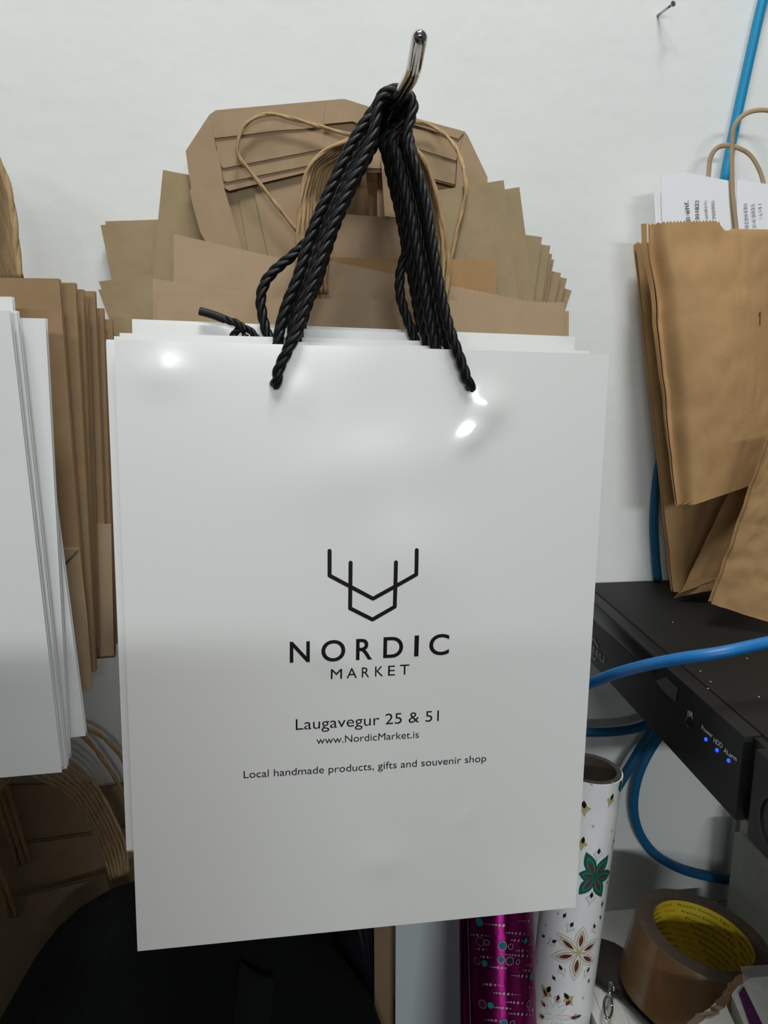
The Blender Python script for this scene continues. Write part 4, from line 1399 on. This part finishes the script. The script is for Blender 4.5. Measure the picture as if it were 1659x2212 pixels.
# black rucksack standing on the floor in front of them
rk = thing('rucksack', 'large black fabric rucksack standing on the floor below the printed white bag', 'bag', (-0.06, -0.088, FLOOR))


def sack(prof, cx, cy, seg=64):
    """prof: [(z, half width x, half depth y)], superellipse sections."""
    V, F = [], []
    for z, a, b, ox in prof:
        for k in range(seg):
            t = 2 * math.pi * k / seg
            c, s = math.cos(t), math.sin(t)
            e = 0.72
            x = a * math.copysign(abs(c) ** e, c)
            y = b * math.copysign(abs(s) ** e, s)
            w = 0.004 * noise.noise(Vector((x * 14, y * 14, z * 12)))
            V.append(Vector((cx + ox + x + w, cy + y + w, z + w * 0.5)))
    n = len(prof)
    for i in range(n - 1):
        for k in range(seg):
            k2 = (k + 1) % seg
            F.append((i * seg + k, i * seg + k2, (i + 1) * seg + k2, (i + 1) * seg + k))
    F.append(tuple(range(seg - 1, -1, -1)))
    F.append(tuple((n - 1) * seg + k for k in range(seg)))
    return V, F


RY = -0.088
SIL = []   # (z, x left, x right) of the outline at depth RY
ys = [1925, 1935, 1950, 1975, 2010, 2060, 2120, 2212, 2350, 2600]
xl = [305, 240, 192, 148, 106, 62, 20, -36, -70, -80]
xr = [520, 575, 598, 622, 650, 698, 746, 806, 850, 860]
prof = []
for y, a, b in zip(ys, xl, xr):
    pa, pb = at(a, y, -RY), at(b, y, -RY)
    prof.append((pa.z * 0.5 + pb.z * 0.5, pa.x, pb.x))
cxm = -0.05
pr = []
for k, (z, xa, xb) in enumerate(prof):
    dep = [0.018, 0.026, 0.031, 0.035, 0.038, 0.040, 0.041, 0.042, 0.042, 0.042][k]
    pr.append((z, (xb - xa) / 2, dep, (xa + xb) / 2 - cxm))
pr.append((FLOOR + 0.03, pr[-1][1], 0.042, pr[-1][3]))
pr.append((FLOOR, pr[-1][1] * 0.92, 0.038, pr[-1][3]))
pr.reverse()
obj('rucksack_body', sack(pr, cxm, RY), M['fabric'], rk, auto=60)
pk = [at(516, 2084, 0.1305), at(592, 2116, 0.1305), at(580, 2260, 0.1315), at(500, 2250, 0.1315)]
obj('mesh_pocket', sheet(lambda u, v: bilin(pk, u, v) + Vector((0, -0.003 * math.sin(math.pi * u), 0)), 10, 10, 0.003), M['mesh_fabric'], rk, auto=50)

# ================================================================== things on the table
# roll of brown packing tape
TILT = math.radians(11)     # its left side rests on the purse
TR_IN, TR_OUT = 0.0335, 0.0462
ct = atz(1519, 2017, TZ + 0.0575)
TA = Vector((math.sin(TILT), 0, math.cos(TILT)))
TX = Vector((math.cos(TILT), 0, -math.sin(TILT)))
c0 = ct - TA * 0.048
tr = thing('tape_roll', 'thick roll of brown packing tape with yellow printed core, lying on the table', 'tape', tuple(c0))


def tp3(r, f, z):
    return c0 + TX * (math.cos(f) * r) + Vector((0, math.sin(f) * r, 0)) + TA * z


def two_tone(g, m0, m1):
    idx = []
    for f in g[1]:
        a, b, c = g[0][f[0]], g[0][f[1]], g[0][f[2]]
        n = (b - a).cross(c - a).normalized()
        idx.append(1 if abs(n.dot(TA)) > 0.5 else 0)
    return (g[0], g[1], idx), [M[m0], M[m1]]


g_, m_ = two_tone(lathe([(TR_IN + 0.0022, 0.0), (TR_OUT, 0.0), (TR_OUT, 0.0478), (TR_OUT - 0.0005, 0.0484), (TR_IN + 0.0022, 0.0484)], c0, TA, 80, True), 'tape', 'tape_side')
obj('wound_tape', g_, m_, tr, auto=40)
g_, m_ = two_tone(lathe([(TR_IN, 0.0), (TR_IN + 0.0022, 0.0), (TR_IN + 0.0022, 0.0480), (TR_IN, 0.0480)], c0, TA, 80, True), 'core', 'tape_side')
obj('card_core', g_, m_, tr, auto=40)
row_txt = [('Nastro Adesivo', 'green_print_text'), ('Scotch', 'red_print'), ('Pressure Sensitive Tape', 'green_print_text')]
lens = {'Nastro Adesivo': 0.026, 'Scotch': 0.0105, 'Pressure Sensitive Tape': 0.038}
acc = {}
for row in range(9):
    z = 0.0435 - row * 0.0048
    a = math.radians(323) - row * 0.13
    k = 0
    while a > math.radians(-40):
        body, m = row_txt[k % 3]
        Lw = lens[body]

        def fn(x, y, a=a, z=z):
            return tp3(TR_IN - 0.0002, a - x / TR_IN, z + y)
        if a < math.radians(225):
            acc.setdefault(m, []).append(text_on(body, fn, Lw, 0.0022, 0.004, 1.0, 1))
        a -= (Lw + 0.005) / TR_IN
        k += 1
for m, lst in acc.items():
    obj('core_lettering', join(*lst), M[m], tr, smooth=False)['kind'] = 'stuff'
# free end of the tape with its serrated cut
PZ = TZ + 0.064
cutline = [(1478, 2240), (1484, 2208), (1500, 2196), (1503, 2189), (1520, 2186), (1536, 2184), (1533, 2176), (1547, 2171), (1545, 2161), (1559, 2153), (1562, 2141), (1571, 2134), (1571, 2124), (1584, 2119), (1588, 2110), (1598, 2104)]
dpk = -atz(1600, 2112, PZ).y
f0 = math.radians(-75)
rightpts = [atz(x, y, PZ + 0.0045) for x, y in reversed(cutline)]
nr_ = len(rightpts) - 1


def tailf(u, v):
    a = tp3(TR_OUT + 0.0005, f0, 0.0472 - 0.046 * v)
    b = rightpts[min(nr_, round(v * nr_))]
    return a.lerp(b, u) + Vector((0, -0.001, 0.0025)) * math.sin(math.pi * u)


obj('tape_tail', sheet(tailf, 6, nr_, 0.0003), M['tape'], tr, auto=50, label='free end of the tape with serrated cut')

# dark coin purse with zip
pc = atz(1338, 2090, TZ + 0.010)
pp = thing('coin_purse', 'dark brown zipped coin purse left of the tape roll', 'purse', (pc.x, pc.y, TZ))


def purse(sx, sy, sz, z0):
    V, F = [], []
    nr, ns = 10, 40
    ca, sa = math.cos(-0.9), math.sin(-0.9)
    for i in range(nr + 1):
        ph = -math.pi / 2 + math.pi * i / nr
        for k in range(ns):
            t = 2 * math.pi * k / ns
            e = 0.6
            c, s = math.cos(t), math.sin(t)
            cp, sp = max(1e-4, math.cos(ph)), math.sin(ph)
            x = sx * math.copysign(abs(c) ** e, c) * cp ** 0.45
            y = sy * math.copysign(abs(s) ** e, s) * cp ** 0.45
            z = sz * math.copysign(abs(sp) ** 0.8, sp)
            w = 0.0015 * noise.noise(Vector((x * 60, y * 60, z * 60)))
            V.append(Vector((pc.x + x * ca - y * sa + w, pc.y + x * sa + y * ca + w, z0 + sz + z + w)))
    for i in range(nr):
        for k in range(ns):
            k2 = (k + 1) % ns
            F.append((i * ns + k, i * ns + k2, (i + 1) * ns + k2, (i + 1) * ns + k))
    return V, F


obj('purse_body', purse(0.046, 0.020, 0.0055, TZ + 0.0014), M['leather'], pp, auto=70)
zp = [atz(1292, 2050, TZ + 0.0085), atz(1300, 2095, TZ + 0.0085), atz(1325, 2130, TZ + 0.0085), atz(1370, 2175, TZ + 0.0085), atz(1410, 2215, TZ + 0.0085)]
obj('zipper', tube(spline(zp, 40), 0.0015, 8), M['black_plastic'], pp)
zs = atz(1322, 2130, TZ + 0.0115)
obj('zip_slider', ball(zs, 0.0036, 14, 10, 0.75, 1.1, 0.6), M['steel'], pp)
rc_ = [zs + (atz(1322 + 11 * math.cos(t) - 6, 2140 + 0 + 0, TZ + 0.018) - atz(1322, 2140, TZ + 0.018)) * 0 + atz(1313 + 9 * math.cos(t), 2176 + 24 * math.sin(t), TZ + 0.015) - zs for t in [2 * math.pi * k / 24 for k in range(25)]]
obj('pull_ring', tube(rc_, 0.0010, 8), M['chrome'], pp)
obj('pull_link', tube([zs, atz(1318, 2142, TZ + 0.019), atz(1316, 2154, TZ + 0.017)], 0.0014, 8), M['chrome'], pp)

# white cards under the purse
wc = thing('white_card', 'flat white card under the coin purse with a dark gap beside it', 'card', tuple(atz(1300, 2180, TZ)), 'white cards on the table')
obj('card_sheet', plate([atz(x, y, TZ + 0.0012) for x, y in ((1274, 2118), (1288, 2108), (1340, 2228), (1318, 2240))], 0.0010, Vector((0, 0, -1))), M['white_box'], wc, smooth=False)
wc2 = thing('white_card', 'second flat white card at the bottom edge right of the dark gap', 'card', tuple(atz(1400, 2230, TZ)), 'white cards on the table')
obj('card_sheet', plate([atz(x, y, TZ + 0.0010) for x, y in ((1340, 2160), (1372, 2160), (1450, 2240), (1372, 2240))], 0.0008, Vector((0, 0, -1))), M['white_box'], wc2, smooth=False)

# white packets with purple band in a clear sleeve at lower right
GQ = 'white packets at the lower right corner'


def packet(label, pts, z0, z1, m):
    t = thing('white_packet', label, 'packet', tuple(atz(*pts[0], z1) * 1.0 - Vector((0, 0, z1 - z0))), GQ)
    V = [atz(x, y, z1) for x, y in pts]
    obj('carton', plate(V, z1 - z0, Vector((0, 0, -1))), M[m], t, smooth=False)
    return t


pk1 = packet('flat white packet below the serrated tape end', [(1492, 2203), (1532, 2178), (1558, 2152), (1566, 2166), (1640, 2330), (1484, 2330)], TZ + 0.0005, PZ - 0.003, 'white_box')
pk2 = packet('white packet with purple band in clear sleeve at lower right corner', [(1580, 2148), (1600, 2122), (1622, 2112), (1720, 2104), (1790, 2300), (1652, 2320)], TZ + 0.0005, PZ, 'white_box')
obj('purple_band', plate([atz(x, y, PZ + 0.0006) for x, y in ((1596, 2146), (1607, 2130), (1690, 2300), (1650, 2300))], 0.0004, Vector((0, 0, -1))), M['purple'], pk2, smooth=False)
obj('clear_sleeve', plate([atz(x, y, PZ + 0.004) for x, y in ((1600, 2088), (1720, 2080), (1760, 2200), (1606, 2122))], 0.0003, Vector((0, 0, -1))), M['clear'], pk2, smooth=False)
